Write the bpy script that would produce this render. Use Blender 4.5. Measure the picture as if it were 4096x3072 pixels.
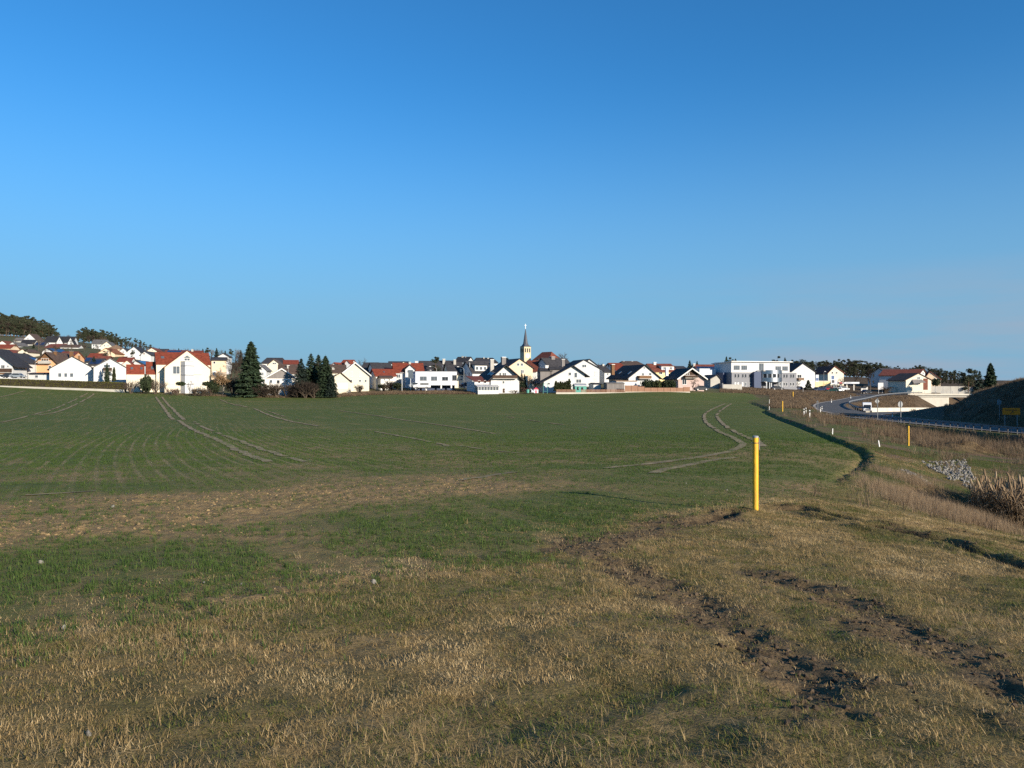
import bpy, bmesh, math, random
import numpy as np
from mathutils import Vector, Matrix
R = math.radians
sc = bpy.context.scene
for o in list(bpy.data.objects): bpy.data.objects.remove(o)
C = sc.collection
random.seed(7); rng = np.random.default_rng(7)

# ---------------------------------------------------------------- camera
F = 3036.0          # focal length in pixels of a 4096 px wide frame
CZ = 1.65           # eye height above the ground at the camera
cd = bpy.data.cameras.new('camera'); cam = bpy.data.objects.new('camera', cd); C.objects.link(cam)
cam.location = (0, 0, CZ); cam.rotation_euler = (R(90), 0, 0)
cd.sensor_width = 36; cd.lens = 36 * F / 4096; cd.clip_start = .05; cd.clip_end = 20000
sc.camera = cam
# ---------------------------------------------------------------- light
SUN_AZ = math.atan2(.68, -.73); SUN_EL = R(17.5)
sd = bpy.data.lights.new('sun', 'SUN'); sun = bpy.data.objects.new('sun', sd); C.objects.link(sun)
sdir = Vector((math.sin(SUN_AZ) * math.cos(SUN_EL), math.cos(SUN_AZ) * math.cos(SUN_EL), math.sin(SUN_EL)))
sun.rotation_euler = sdir.to_track_quat('Z', 'Y').to_euler()
sd.energy = 5.0; sd.angle = R(.53); sd.color = (1, .88, .71)
w = bpy.data.worlds.new('World'); sc.world = w; w.use_nodes = True
nt = w.node_tree; N = nt.nodes; L = nt.links
for n in list(N): N.remove(n)
out = N.new('ShaderNodeOutputWorld'); bg = N.new('ShaderNodeBackground')
sky = N.new('ShaderNodeTexSky'); sky.sky_type = 'NISHITA'; sky.sun_disc = False
sky.sun_elevation = SUN_EL; sky.sun_rotation = SUN_AZ
sky.altitude = 400; sky.air_density = 1.0; sky.dust_density = .35; sky.ozone_density = 2.2
# thin high cirrus, faint, everywhere low in the sky
tc = N.new('ShaderNodeTexCoord'); mp = N.new('ShaderNodeMapping'); mp.inputs['Scale'].default_value = (1.3, 1.3, 11)
L.new(tc.outputs['Generated'], mp.inputs['Vector'])
nz = N.new('ShaderNodeTexNoise'); nz.inputs['Scale'].default_value = 2.3; nz.inputs['Detail'].default_value = 5; nz.inputs['Roughness'].default_value = .55
L.new(mp.outputs['Vector'], nz.inputs['Vector'])
cr = N.new('ShaderNodeValToRGB'); cr.color_ramp.elements[0].position = .38; cr.color_ramp.elements[1].position = .8
cr.color_ramp.elements[1].color = (.42, .42, .42, 1)
L.new(nz.outputs['Fac'], cr.inputs['Fac'])
sx = N.new('ShaderNodeSeparateXYZ'); L.new(tc.outputs['Generated'], sx.inputs['Vector'])
mr = N.new('ShaderNodeMapRange'); mr.inputs['From Min'].default_value = .15; mr.inputs['From Max'].default_value = .03; mr.clamp = True
L.new(sx.outputs['Z'], mr.inputs['Value'])
mu = N.new('ShaderNodeMath'); mu.operation = 'MULTIPLY'; L.new(cr.outputs['Color'], mu.inputs[0]); L.new(mr.outputs['Result'], mu.inputs[1])
hs = N.new('ShaderNodeMix'); hs.data_type = 'RGBA'; hs.blend_type = 'MULTIPLY'; hs.inputs['Factor'].default_value = 1   # clear winter air: bluer than the model sky
L.new(sky.outputs['Color'], hs.inputs[6]); hs.inputs[7].default_value = (.39, 1.24, 1.84, 1)
hz_ = N.new('ShaderNodeMapRange'); hz_.interpolation_type = 'SMOOTHERSTEP'; hz_.inputs['From Min'].default_value = .42; hz_.inputs['From Max'].default_value = -.05; hz_.inputs['To Max'].default_value = .95
L.new(sx.outputs['Z'], hz_.inputs['Value'])
hm = N.new('ShaderNodeMix'); hm.data_type = 'RGBA'; L.new(hz_.outputs['Result'], hm.inputs['Factor']); L.new(hs.outputs[2], hm.inputs[6]); hm.inputs[7].default_value = (2.4, 4.45, 6.4, 1)
mx = N.new('ShaderNodeMix'); mx.data_type = 'RGBA'; L.new(mu.outputs[0], mx.inputs['Factor'])
L.new(hm.outputs[2], mx.inputs[6]); mx.inputs[7].default_value = (3.9, 4.4, 5.4, 1)
cx_ = N.new('ShaderNodeMapRange'); cx_.interpolation_type = 'SMOOTHSTEP'; cx_.inputs['From Min'].default_value = -.1; cx_.inputs['From Max'].default_value = .55; cx_.inputs['To Min'].default_value = .35; cx_.inputs['To Max'].default_value = 3.0   # cloud bank to the right
L.new(sx.outputs['X'], cx_.inputs['Value']); m2 = N.new('ShaderNodeMath'); m2.operation = 'MULTIPLY'; L.new(mu.outputs[0], m2.inputs[0]); L.new(cx_.outputs['Result'], m2.inputs[1]); L.new(m2.outputs[0], mx.inputs['Factor'])
L.new(mx.outputs[2], bg.inputs['Color']); bg.inputs['Strength'].default_value = .058
L.new(bg.outputs[0], out.inputs[0])
sc.view_settings.view_transform = 'Standard'; sc.view_settings.look = 'None'
sc.view_settings.exposure = .72; sc.view_settings.gamma = 1; sc.view_settings.use_curve_mapping = False
sc.cycles.use_denoising = False; sc.cycles.max_bounces = 6; sc.cycles.diffuse_bounces = 3; sc.cycles.glossy_bounces = 2
sc.cycles.transmission_bounces = 2; sc.cycles.transparent_max_bounces = 4

# ---------------------------------------------------------------- helpers
def tag(o, label=None, cat=None, group=None, kind=None):
    if label: o['label'] = label
    if cat: o['category'] = cat
    if group: o['group'] = group
    if kind: o['kind'] = kind
    return o
def link(o, parent=None):
    C.objects.link(o)
    if parent is not None: o.parent = parent
    return o
def empty(name, loc=(0, 0, 0), rz=0.0, parent=None):
    o = bpy.data.objects.new(name, None); o.empty_display_size = .3
    o.location = loc; o.rotation_euler = (0, 0, rz)
    return link(o, parent)
def mesh(name, v, f, mats, smooth=False, fm=None):
    me = bpy.data.meshes.new(name); me.from_pydata([tuple(a) for a in v], [], [tuple(a) for a in f])
    for m in (mats if isinstance(mats, (list, tuple)) else [mats]): me.materials.append(M[m] if isinstance(m, str) else m)
    if fm is not None: me.polygons.foreach_set('material_index', np.array(fm, dtype=np.int32))
    if smooth: me.polygons.foreach_set('use_smooth', [True] * len(me.polygons))
    me.update(); return me
def obj(name, me, parent=None, loc=(0, 0, 0), rz=0.0):
    o = bpy.data.objects.new(name, me); o.location = loc; o.rotation_euler = (0, 0, rz)
    return link(o, parent)
class MB:
    def __init__(s): s.v = []; s.f = []; s.m = []
    def add(s, v, f, m=0):
        k = len(s.v); s.v += [tuple(a) for a in v]; s.f += [tuple(i + k for i in a) for a in f]; s.m += [m] * len(f); return s
    def box(s, x0, y0, z0, x1, y1, z1, m=0):
        v = [(x0, y0, z0), (x1, y0, z0), (x1, y1, z0), (x0, y1, z0), (x0, y0, z1), (x1, y0, z1), (x1, y1, z1), (x0, y1, z1)]
        return s.add(v, [(0, 3, 2, 1), (4, 5, 6, 7), (0, 1, 5, 4), (1, 2, 6, 5), (2, 3, 7, 6), (3, 0, 4, 7)], m)
    def hexa(s, b, t, m=0):    # bottom 4 and top 4 points, counter-clockwise from above
        return s.add(list(b) + list(t), [(0, 3, 2, 1), (4, 5, 6, 7), (0, 1, 5, 4), (1, 2, 6, 5), (2, 3, 7, 6), (3, 0, 4, 7)], m)
    def prism(s, prof, y0, y1, m=0):   # profile in x,z extruded along y
        n = len(prof); v = [(x, y0, z) for x, z in prof] + [(x, y1, z) for x, z in prof]
        return s.add(v, [tuple(range(n)), tuple(range(2 * n - 1, n - 1, -1))] + [(i, n + i, n + (i + 1) % n, (i + 1) % n) for i in range(n)], m)
    def tube(s, a, b, r0, r1, n=6, m=0, cap=True):
        a = Vector(a); b = Vector(b); d = b - a
        if d.length < 1e-6: return s
        q = d.to_track_quat('Z', 'Y'); v = []
        for p, r in ((a, r0), (b, r1)):
            for i in range(n):
                t = 2 * math.pi * i / n; v.append(tuple(p + q @ Vector((math.cos(t) * r, math.sin(t) * r, 0))))
        f = [(i, (i + 1) % n, n + (i + 1) % n, n + i) for i in range(n)]
        if cap: f += [tuple(range(n - 1, -1, -1)), tuple(range(n, 2 * n))]
        return s.add(v, f, m)
    def me(s, name, mats, smooth=False): return mesh(name, s.v, s.f, mats, smooth, s.m if isinstance(mats, (list, tuple)) else None)
    def obj(s, name, mats, parent=None, loc=(0, 0, 0), rz=0.0, smooth=False): return obj(name, s.me(name, mats, smooth), parent, loc, rz)
def copy_tree(o, parent=None):
    c = o.copy(); C.objects.link(c)
    if parent is not None: c.parent = parent
    for ch in o.children: copy_tree(ch, c)
    return c

# ---------------------------------------------------------------- materials
M = {}
def mat(name, col, rough=.85, var=.12, scale=3.0, bump=0.0, col2=None, metal=0.0, rnd=0.0, spec=.3, coords='Object', bscale=None, stretch=None):
    m = bpy.data.materials.new(name); m.use_nodes = True; M[name] = m
    nt = m.node_tree; N = nt.nodes; L = nt.links; b = N['Principled BSDF']
    b.inputs['Roughness'].default_value = rough; b.inputs['Metallic'].default_value = metal
    b.inputs['Specular IOR Level'].default_value = spec
    tc = N.new('ShaderNodeTexCoord'); src = tc.outputs[coords]
    if stretch:
        mp = N.new('ShaderNodeMapping'); mp.inputs['Scale'].default_value = stretch; L.new(src, mp.inputs['Vector']); src = mp.outputs['Vector']
    nz = N.new('ShaderNodeTexNoise'); nz.inputs['Scale'].default_value = scale; nz.inputs['Detail'].default_value = 4; L.new(src, nz.inputs['Vector'])
    mx = N.new('ShaderNodeMix'); mx.data_type = 'RGBA'
    c2 = col2 or tuple(c * (1 - 2 * var) for c in col)
    mx.inputs[6].default_value = (*c2, 1); mx.inputs[7].default_value = (*col, 1)
    mr = N.new('ShaderNodeMapRange'); mr.inputs['From Min'].default_value = .3; mr.inputs['From Max'].default_value = .7
    L.new(nz.outputs['Fac'], mr.inputs['Value']); L.new(mr.outputs['Result'], mx.inputs['Factor'])
    c = mx.outputs[2]
    if rnd:
        oi = N.new('ShaderNodeObjectInfo'); hv = N.new('ShaderNodeHueSaturation')
        m1 = N.new('ShaderNodeMapRange'); m1.inputs['To Min'].default_value = 1 - rnd; m1.inputs['To Max'].default_value = 1 + rnd
        L.new(oi.outputs['Random'], m1.inputs['Value']); L.new(m1.outputs['Result'], hv.inputs['Value']); L.new(c, hv.inputs['Color']); c = hv.outputs['Color']
    L.new(c, b.inputs['Base Color'])
    if bump:
        bp = N.new('ShaderNodeBump'); bp.inputs['Strength'].default_value = bump; bp.inputs['Distance'].default_value = .05
        n2 = N.new('ShaderNodeTexNoise'); n2.inputs['Scale'].default_value = bscale or scale * 4; n2.inputs['Detail'].default_value = 5
        L.new(src, n2.inputs['Vector']); L.new(n2.outputs['Fac'], bp.inputs['Height']); L.new(bp.outputs['Normal'], b.inputs['Normal'])
    return m
def glass(name, col, rough=.08):
    m = mat(name, col, rough, .2, .8, spec=.7); return m
mat('white', (.57, .575, .575), .9, .07, .5); mat('tower_cream', (.56, .48, .32), .9, .08, .5); mat('offwhite', (.72, .70, .66), .9, .05, .4)
mat('cream', (.64, .585, .47), .9, .035, .35); mat('yellow_wall', (.76, .62, .32), .9, .04, .4)
mat('peach', (.68, .53, .37), .9, .04, .4); mat('orange_wall', (.64, .36, .19), .9, .05, .4)
mat('apricot', (.66, .52, .37), .9, .04, .4); mat('pink_wall', (.50, .38, .35), .9, .06, .8)
mat('pale_blue', (.54, .57, .62), .6, .03, .4); mat('grey_wall', (.20, .205, .225), .7, .04, .4); mat('navy', (.05, .07, .13), .6, .05, .5)
mat('concrete', (.42, .40, .36), .9, .1, .5, .2); mat('concrete_light', (.58, .54, .46), .9, .09, .4, .2); mat('greywood', (.22, .20, .19), .9, .15, 1.5, stretch=(3, 3, .3))
for nm, c in (('roof_dark', (.050, .047, .050)), ('roof_black', (.032, .031, .035)), ('roof_brown', (.105, .068, .05)), ('roof_red', (.23, .050, .024)),
              ('roof_redbrown', (.20, .060, .036)), ('roof_orange', (.25, .095, .042)), ('roof_grey', (.15, .14, .135)), ('roof_tan', (.30, .19, .11))):
    mat(nm, c, .75, .24, 1.4, .6, rnd=.10, bscale=9)
mat('roof_metal', (.45, .46, .48), .5, .06, .5, metal=.3)
mat('wood', (.20, .105, .05), .8, .2, 2, stretch=(.4, .4, 5)); mat('wood_dark', (.07, .042, .028), .8, .2, 2); mat('fence_wood', (.36, .20, .13), .85, .16, 2, stretch=(5, 5, .3))
mat('frame_white', (.62, .62, .61), .5, .03); mat('frame_dark', (.09, .08, .075), .5, .1); mat('frame_grey', (.25, .26, .28), .5, .05)
glass('pane_dark', (.03, .035, .042)); glass('pane', (.11, .13, .15), .12); mat('blind', (.44, .44, .45), .5, .05, 1, spec=.5); mat('blind_white', (.62, .63, .64), .7, .03, 1)
glass('solar', (.02, .035, .085), .12); mat('metal', (.50, .52, .54), .42, .08, 2, metal=.65); mat('steel_shine', (.46, .48, .50), .30, .03, 1, metal=1.0)
mat('galv', (.24, .25, .26), .5, .1, 4, metal=.4); mat('galv_shaded', (.07, .072, .075), .7, .1, 4); mat('post_white', (.82, .81, .78), .6, .06, 8); mat('black', (.02, .02, .022), .6, .1)
mat('yellow', (.78, .45, .025), .5, .10, 9, .15, col2=(.56, .31, .04), stretch=(1, 1, .35)); mat('sign_yellow', (.78, .20, .002), .5, .05, 4); mat('sign_grey', (.28, .29, .30), .6, .06, 4)
mat('red', (.50, .03, .03), .4, .05); mat('teal', (.10, .32, .27), .7, .08); mat('blue', (.04, .09, .22), .4, .08)
mat('car_white', (.78, .78, .78), .25, .03, spec=.6); mat('car_dark', (.025, .03, .04), .22, .1, spec=.7); mat('car_blue', (.03, .05, .12), .22, .1, spec=.7)
mat('car_green', (.02, .07, .06), .25, .1, spec=.7); mat('car_red', (.35, .02, .02), .25, .05, spec=.7); mat('car_silver', (.42, .45, .48), .3, .05, metal=.5, spec=.6)
mat('tyre', (.018, .018, .018), .85, .1); mat('rim', (.35, .35, .36), .4, .05, metal=.7); mat('lamp_glass', (.8, .8, .78), .1, .03, spec=.8)
mat('asphalt', (.092, .088, .086), .9, .12, .4, .2); mat('marking', (.62, .61, .58), .8, .15, 1.5); mat('kerb', (.42, .38, .33), .9, .12, .8)
mat('bark', (.10, .075, .055), .95, .2, 3, .4); mat('bark_pale', (.32, .29, .25), .95, .3, 3); mat('bark_pine', (.17, .095, .06), .95, .2, 2)
mat('needle', (.032, .055, .026), .8, .3, .6, rnd=.25); mat('needle_blue', (.030, .050, .036), .8, .3, .6, rnd=.2); mat('pine', (.056, .066, .034), .8, .35, .5, rnd=.25)
mat('twig', (.13, .098, .072), .95, .2, .8, rnd=.25); mat('twig_dark', (.060, .045, .036), .95, .2, .8, rnd=.2); mat('twig_red', (.17, .085, .07), .95, .2, .8)
mat('leaf_tan', (.27, .17, .085), .9, .25, .7); mat('thuja', (.050, .062, .018), .85, .3, 1.2, rnd=.15); mat('hedge', (.135, .130, .024), .85, .3, 1.6); mat('bushgreen', (.035, .050, .020), .85, .3, 1, rnd=.2)
mat('stone', (.24, .225, .20), .9, .2, 4, .4, rnd=.2); mat('plastic_white', (.75, .75, .75), .5, .04); mat('heap', (.14, .10, .07), .95, .3, 2, .5)
# ---------------------------------------------------------------- terrain
def P(px, py, d): return Vector(((px - 2048) / F * d, d, CZ + (1536 - py) / F * d))
def XY(px, d): return ((px - 2048) / F * d, d)
_cp = []
def cp(px, py, d): p = P(px, py, d); _cp.append((p.x, p.y, p.z))
def ce(px, e, d): p = P(px, 1536, d); _cp.append((p.x, p.y, CZ + e))
for x in (0, 2048, 4096): cp(x, 3072, 3.27)
for x in (-800, 1000, 3000, 4900): cp(x, 3072, 3.25)
for x, d in ((-500, 5.2), (1000, 5.25), (2048, 5.28), (3100, 5.4), (4096, 5.6), (4800, 5.8)): cp(x, 2600, d)
for x, d in ((0, 7.5), (1000, 7.6), (2048, 7.7), (3100, 8.1), (4096, 8.7)): cp(x, 2350, d)
for x, d in ((-600, 12.4), (0, 12.6), (1000, 13), (2048, 13.2), (2600, 13.3)): cp(x, 2100, d)
cp(3020, 2064, 15); ce(3500, -2.85, 16); ce(4096, -3.1, 14.5); ce(4600, -3.4, 14.5)
for x in (-400, 600, 1600, 2500): cp(x, 1950, 20)
for x in (-300, 700, 1700, 2600): cp(x, 1850, 31)
for x in (-300, 700, 1700, 2600): cp(x, 1750, 53.5)
for x, d in ((-300, 86), (500, 87), (1400, 88), (2300, 88), (2850, 88)): cp(x, 1690, d)
for x, d in ((-300, 126), (500, 130), (1400, 134), (2300, 134), (2850, 134)): cp(x, 1640, d)
for x, d in ((-300, 165), (500, 172), (1400, 178), (2300, 178), (2900, 180)): cp(x, 1602, d)
for x, y, d in ((-300, 1535, 225), (0, 1546, 225), (250, 1556, 222), (500, 1568, 217), (750, 1580, 212), (1000, 1589, 205), (1330, 1591, 202), (1500, 1577, 212), (1900, 1577, 204),
                (2200, 1575, 206), (2700, 1567, 207), (3000, 1572, 225), (3172, 1590, 212)): cp(x, y, d)
# right hand verge, basin and roadside
for x, y, d in ((3060, 1640, 131), (3155, 1685, 94), (3250, 1720, 73), (3340, 1762, 57), (3440, 1803, 46), (3480, 1845, 38), (3380, 1925, 27)): cp(x, y, d)
for x, e, d in ((3634, -5.15, 63), (3400, -4.7, 80), (3300, -4.9, 105), (3560, -4.35, 42), (3700, -4.4, 37), (3800, -4.3, 30), (3650, -3.5, 21), (3900, -5.1, 48),
                (4096, -5.3, 44), (4400, -5, 42), (3900, -6.2, 70), (4096, -6.3, 68), (3700, -6.0, 84), (4500, -5.4, 65), (3350, -5.0, 125), (3480, -5.4, 118), (4300, -4.6, 22)): ce(x, e, d)
for x, e, d in ((3250, -4.2, 170), (3250, -3.2, 240), (3400, -4.6, 200), (3700, -6.5, 180), (4300, -5, 140), (4300, -4, 200), (3300, -2.0, 300), (3500, -3.0, 300), (3750, -2.6, 320), (4000, -2, 330), (4300, -2.5, 300)): ce(x, e, d)
# village ground and hillside behind
for x, e, d in ((-300, 4, 270), (0, 3.5, 270), (300, 3.0, 270), (560, 2.5, 262), (800, 0.5, 262), (1100, -.3, 262), (1400, 0, 262), (1900, 0, 270), (2300, 0, 270), (2700, .6, 275), (3000, -.5, 290),
                (-200, 13, 340), (100, 13, 345), (400, 12.5, 345), (600, 9.5, 340), (850, 7, 345), (1200, 4.5, 350), (1700, 4, 350), (2100, 4, 370), (2600, 3.5, 350), (3000, 3, 380), (3300, 2.5, 380),
                (-200, 25, 470), (100, 25, 480), (250, 23, 450), (430, 19, 420), (-200, 38, 580), (100, 36, 580), (300, 31, 560), (500, 26, 560), (700, 19, 560), (900, 17, 580), (1300, 11, 600), (2000, 8, 600),
                (2900, 7, 550), (3300, 5.5, 520), (3700, 2, 480), (4100, 1, 480), (-200, 50, 1100), (600, 32, 1100), (1200, 16, 1200), (2000, 9, 1200), (3200, 8, 1200), (4200, 4, 1200),
                (-200, 50, 4500), (1000, 20, 4500), (2000, 12, 4500), (4200, 8, 4500)): ce(x, e, d)
_cp = np.array(_cp)
def _uv(X, Y):
    th = np.clip(np.arctan2(X, np.maximum(Y + 8, .5)), -.72, .72); r = np.clip(np.hypot(X, Y + 8), 10.2, 5000)
    return th * 2.6, np.log(r)
def _phi(r2): return .5 * r2 * np.log(r2 + 1e-9)
def _fit():
    u, v = _uv(_cp[:, 0], _cp[:, 1]); n = len(u)
    K = _phi((u[:, None] - u) ** 2 + (v[:, None] - v) ** 2) + np.eye(n) * 2e-4
    Pm = np.stack([np.ones(n), u, v], 1); A = np.zeros((n + 3, n + 3)); A[:n, :n] = K; A[:n, n:] = Pm; A[n:, :n] = Pm.T
    return u, v, np.linalg.solve(A, np.concatenate([_cp[:, 2], np.zeros(3)]))
_U, _V, _W = _fit()
def base(X, Y):
    X = np.atleast_1d(np.asarray(X, float)); Y = np.atleast_1d(np.asarray(Y, float)); u, v = _uv(X.ravel(), Y.ravel()); z = np.empty(u.size); n = len(_U)
    for i in range(0, u.size, 60000):
        a = u[i:i + 60000]; b = v[i:i + 60000]
        z[i:i + 60000] = _phi((a[:, None] - _U) ** 2 + (b[:, None] - _V) ** 2) @ _W[:n] + _W[n] + _W[n + 1] * a + _W[n + 2] * b
    return z.reshape(X.shape)
def vn(x, y, s=0):
    xi = np.floor(x); yi = np.floor(y); fx = x - xi; fy = y - yi; fx = fx * fx * (3 - 2 * fx); fy = fy * fy * (3 - 2 * fy)
    def h(i, j): t = np.sin(i * 127.1 + j * 311.7 + s * 74.7) * 43758.5453; return t - np.floor(t)
    return (h(xi, yi) * (1 - fx) + h(xi + 1, yi) * fx) * (1 - fy) + (h(xi, yi + 1) * (1 - fx) + h(xi + 1, yi + 1) * fx) * fy
def fbm(x, y, s=0, o=3):
    t = 0; a = 1; n = 0
    for k in range(o): t = t + a * vn(x * 2 ** k, y * 2 ** k, s + k * 3.1); n += a; a *= .5
    return t / n
def ss(x, a, b): t = np.clip((x - a) / (b - a), 0, 1); return t * t * (3 - 2 * t)
def pld(X, Y, pts):
    """distance to a polyline, z there, side (+ = right of travel), arc length"""
    pts = np.asarray(pts, float); bd = np.full(X.shape, 1e9); bz = np.zeros(X.shape); bs = np.zeros(X.shape); bt = np.zeros(X.shape); acc = 0
    for i in range(len(pts) - 1):
        a = pts[i]; b = pts[i + 1]; dx = b[0] - a[0]; dy = b[1] - a[1]; l2 = dx * dx + dy * dy
        t = np.clip(((X - a[0]) * dx + (Y - a[1]) * dy) / l2, 0, 1); qx = X - a[0] - t * dx; qy = Y - a[1] - t * dy; d = np.hypot(qx, qy); k = d < bd
        bd = np.where(k, d, bd)
        if pts.shape[1] > 2: bz = np.where(k, a[2] + t * (b[2] - a[2]), bz)
        bs = np.where(k, np.sign(dy * qx - dx * qy), bs); bt = np.where(k, acc + t * math.sqrt(l2), bt); acc += math.sqrt(l2)
    return bd, bz, bs, bt
def smooth_line(pts, n=10):
    pts = np.asarray(pts, float); o = []; q = np.vstack([2 * pts[0] - pts[1], pts, 2 * pts[-1] - pts[-2]])
    for i in range(1, len(q) - 2):
        for k in range(n):
            t = k / n; o.append(.5 * (2 * q[i] + (q[i + 1] - q[i - 1]) * t + (2 * q[i - 1] - 5 * q[i] + 4 * q[i + 1] - q[i + 2]) * t ** 2 + (3 * q[i] - q[i - 1] - 3 * q[i + 1] + q[i + 2]) * t ** 3))
    o.append(pts[-1]); return np.array(o)
_dd = np.exp(np.linspace(math.log(2), math.log(420), 2600))
def gp(px, py):
    """ground point under a measured direction (bare base terrain)"""
    X = (px - 2048) / F * _dd; z = CZ + (1536 - py) / F * _dd; h = base(X, _dd); k = np.argmax(z < h)
    if k == 0: k = len(_dd) - 1
    return X[k], _dd[k]
def gl(pts): return [gp(*p) for p in pts]
MAIN = smooth_line([(64, 40, CZ - 5.2), (62, 62, CZ - 5.3), (59.5, 84, CZ - 5.35), (57.6, 103, CZ - 5.25), (57.5, 117, CZ - 5.25), (64, 141, CZ - 5.7), (79, 168, CZ - 6.5), (98, 197, CZ - 7.4), (127, 231, CZ - 8.4), (160, 268, CZ - 9.5), (200, 312, CZ - 10)], 8)
RAMP = smooth_line([(58.5, 118, CZ - 5.2), (60, 134, CZ - 5.15), (67, 158, CZ - 5.15), (80.5, 191, CZ - 5.0), (101, 226, CZ - 4.75), (119, 254, CZ - 4.2), (134, 270, CZ - 3.75), (146, 275, CZ - 3.6), (180, 275, CZ - 3.5), (240, 262, CZ - 3)], 8)
VILL = smooth_line([(126, 263, CZ - 3.9), (124, 284, CZ - 3.5), (112, 310, CZ - 3.2), (90, 330, CZ - 2.8)], 6)
CREST = smooth_line([(100, 35, CZ + 14), (95, 52, CZ + 13), (89, 72, CZ + 11), (85, 92, CZ + 7.5), (85, 112, CZ + 2.8), (88.5, 130, CZ + .5), (111, 178, CZ - 1.9), (132, 213, CZ - 4.2), (152, 243, CZ - 6.0), (178, 268, CZ - 3.4), (230, 262, CZ - 3)], 6)  # near end, out of view, raised so its shadow covers road and guardrail
DITCH = np.array(gl([(2990, 1606), (3040, 1625), (3075, 1640), (3058, 1648), (3100, 1668), (3155, 1690), (3215, 1712), (3290, 1742), (3360, 1772), (3430, 1798), (3470, 1822), (3484, 1845), (3474, 1868), (3440, 1895), (3390, 1920), (3340, 1945)]))
NEARB = np.array(gl([(-900, 2850), (0, 2600), (400, 2540), (800, 2470), (1200, 2400), (1500, 2350), (1900, 2280), (2300, 2200), (2450, 2120), (2650, 2085), (2900, 2050), (3100, 2005), (3340, 1945)]))
FARB = [XY(-1200, 232), XY(-300, 226), XY(0, 224.5), XY(250, 221), XY(500, 216), XY(750, 211), XY(1000, 204), XY(1330, 201), XY(1480, 209), XY(1900, 203), XY(2200, 205), XY(2700, 206), XY(2900, 215), XY(3000, 224), XY(3040, 190)]
FIELD = np.array(list(map(tuple, NEARB)) + list(map(tuple, DITCH[::-1])) + FARB[::-1])
def inpoly(X, Y, poly):
    r = np.zeros(X.shape, bool); n = len(poly)
    for i in range(n):
        x0, y0 = poly[i]; x1, y1 = poly[(i + 1) % n]
        if y0 == y1: continue
        k = ((y0 > Y) != (y1 > Y)); r ^= k & (X < (x1 - x0) * (Y - y0) / (y1 - y0) + x0)
    return r
# (line, half width, depth) wheel ruts pressed into the soft verge
RUTS = [(np.array(gl(p)), hw, dp) for p, hw, dp in (
    ([(3040, 2030), (3200, 2045), (3420, 2090), (3650, 2130), (3900, 2175), (4200, 2225)], .17, .30),
    ([(3120, 2022), (3300, 2050), (3560, 2085), (3800, 2125), (4050, 2170), (4300, 2215)], .15, .24),
    ([(3500, 2120), (3750, 2165), (3950, 2225), (4150, 2290)], .18, .28),
    ([(2350, 2230), (2600, 2300), (2800, 2400), (2950, 2530), (3100, 2640), (3240, 2740)], .22, .03),
    ([(2900, 2270), (3150, 2330), (3400, 2420), (3650, 2540), (3900, 2680), (4150, 2830)], .22, .03),
    ([(2780, 2092), (2860, 2075), (2960, 2062)], .16, .12))]
MUD = [(np.array(gl(p)), wd) for p, wd in (
    ([(2350, 2220), (2600, 2300), (2750, 2380), (2850, 2460), (2990, 2540), (3120, 2650), (3250, 2740), (3350, 2830)], .55),
    ([(3050, 2290), (3200, 2340), (3400, 2420), (3600, 2520), (3850, 2650), (4000, 2740), (4200, 2860)], .48),
    ([(2300, 2200), (2450, 2160), (2600, 2130), (2750, 2095), (2850, 2070)], .8))]
POSTXY = gp(3022, 2064)
MOUND = gp(3870, 1815)
PONDC = (19.6, 25.3)
def pond_d(X, Y): return np.hypot((X - PONDC[0]) / 5.2, (Y - PONDC[1]) / 3.4)
def Hraw(X, Y):
    z = base(X, Y); r = np.hypot(X, Y)
    d, _, side, t = pld(X, Y, DITCH); L = t.max() if t.size > 50 else 200.
    fade = np.clip(t / 15, 0, 1) * np.clip((pld(np.array([DITCH[-1][0]]), np.array([DITCH[-1][1]]), DITCH)[3][0] - t) / 6, 0, 1)
    sdv = np.where(side < 0, d, -d)       # + on the verge side
    z = z + fade * ((.14 + .22 * fbm(X * .5, Y * .5, 51)) * ss(sdv + (fbm(X * 1.7, Y * 1.7, 52) - .5) * .5, -.15, .2) * np.exp(-np.maximum(sdv, 0) / 9) - .12 * np.exp(-((sdv + .3) / .22) ** 2))
    d, zc, _, _ = pld(X, Y, CREST); e = zc - .70 * np.maximum(d - 1.5, 0) + .35 * (fbm(X * .25, Y * .25, 5) - .5); z = np.where((e > z), e, z)
    for pts, hw in ((VILL, 3.6), (RAMP, 4.2), (MAIN, 5.4)):
        d, zr, _, _ = pld(X, Y, pts); dd = np.maximum(d - hw - .6, 0); z = np.clip(z, zr - .10 - .55 * dd, zr - .10 + .72 * dd)
    pd = pond_d(X, Y); z = np.where(pd < 1.5, np.minimum(z, CZ - 4.95 + 1.75 * np.maximum(pd - .86, 0) * 1.6), z)
    m = np.hypot((X - MOUND[0]) / 2.6, (Y - MOUND[1]) / 1.8); z = z + 1.0 * np.exp(-m ** 2 * 1.6) * (.7 + .6 * fbm(X * 1.2, Y * 1.2, 9))
    m = np.hypot(X - POSTXY[0] + .25, (Y - POSTXY[1]) * .8); z = z + .13 * np.exp(-(m / .55) ** 2)
    return z
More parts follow.
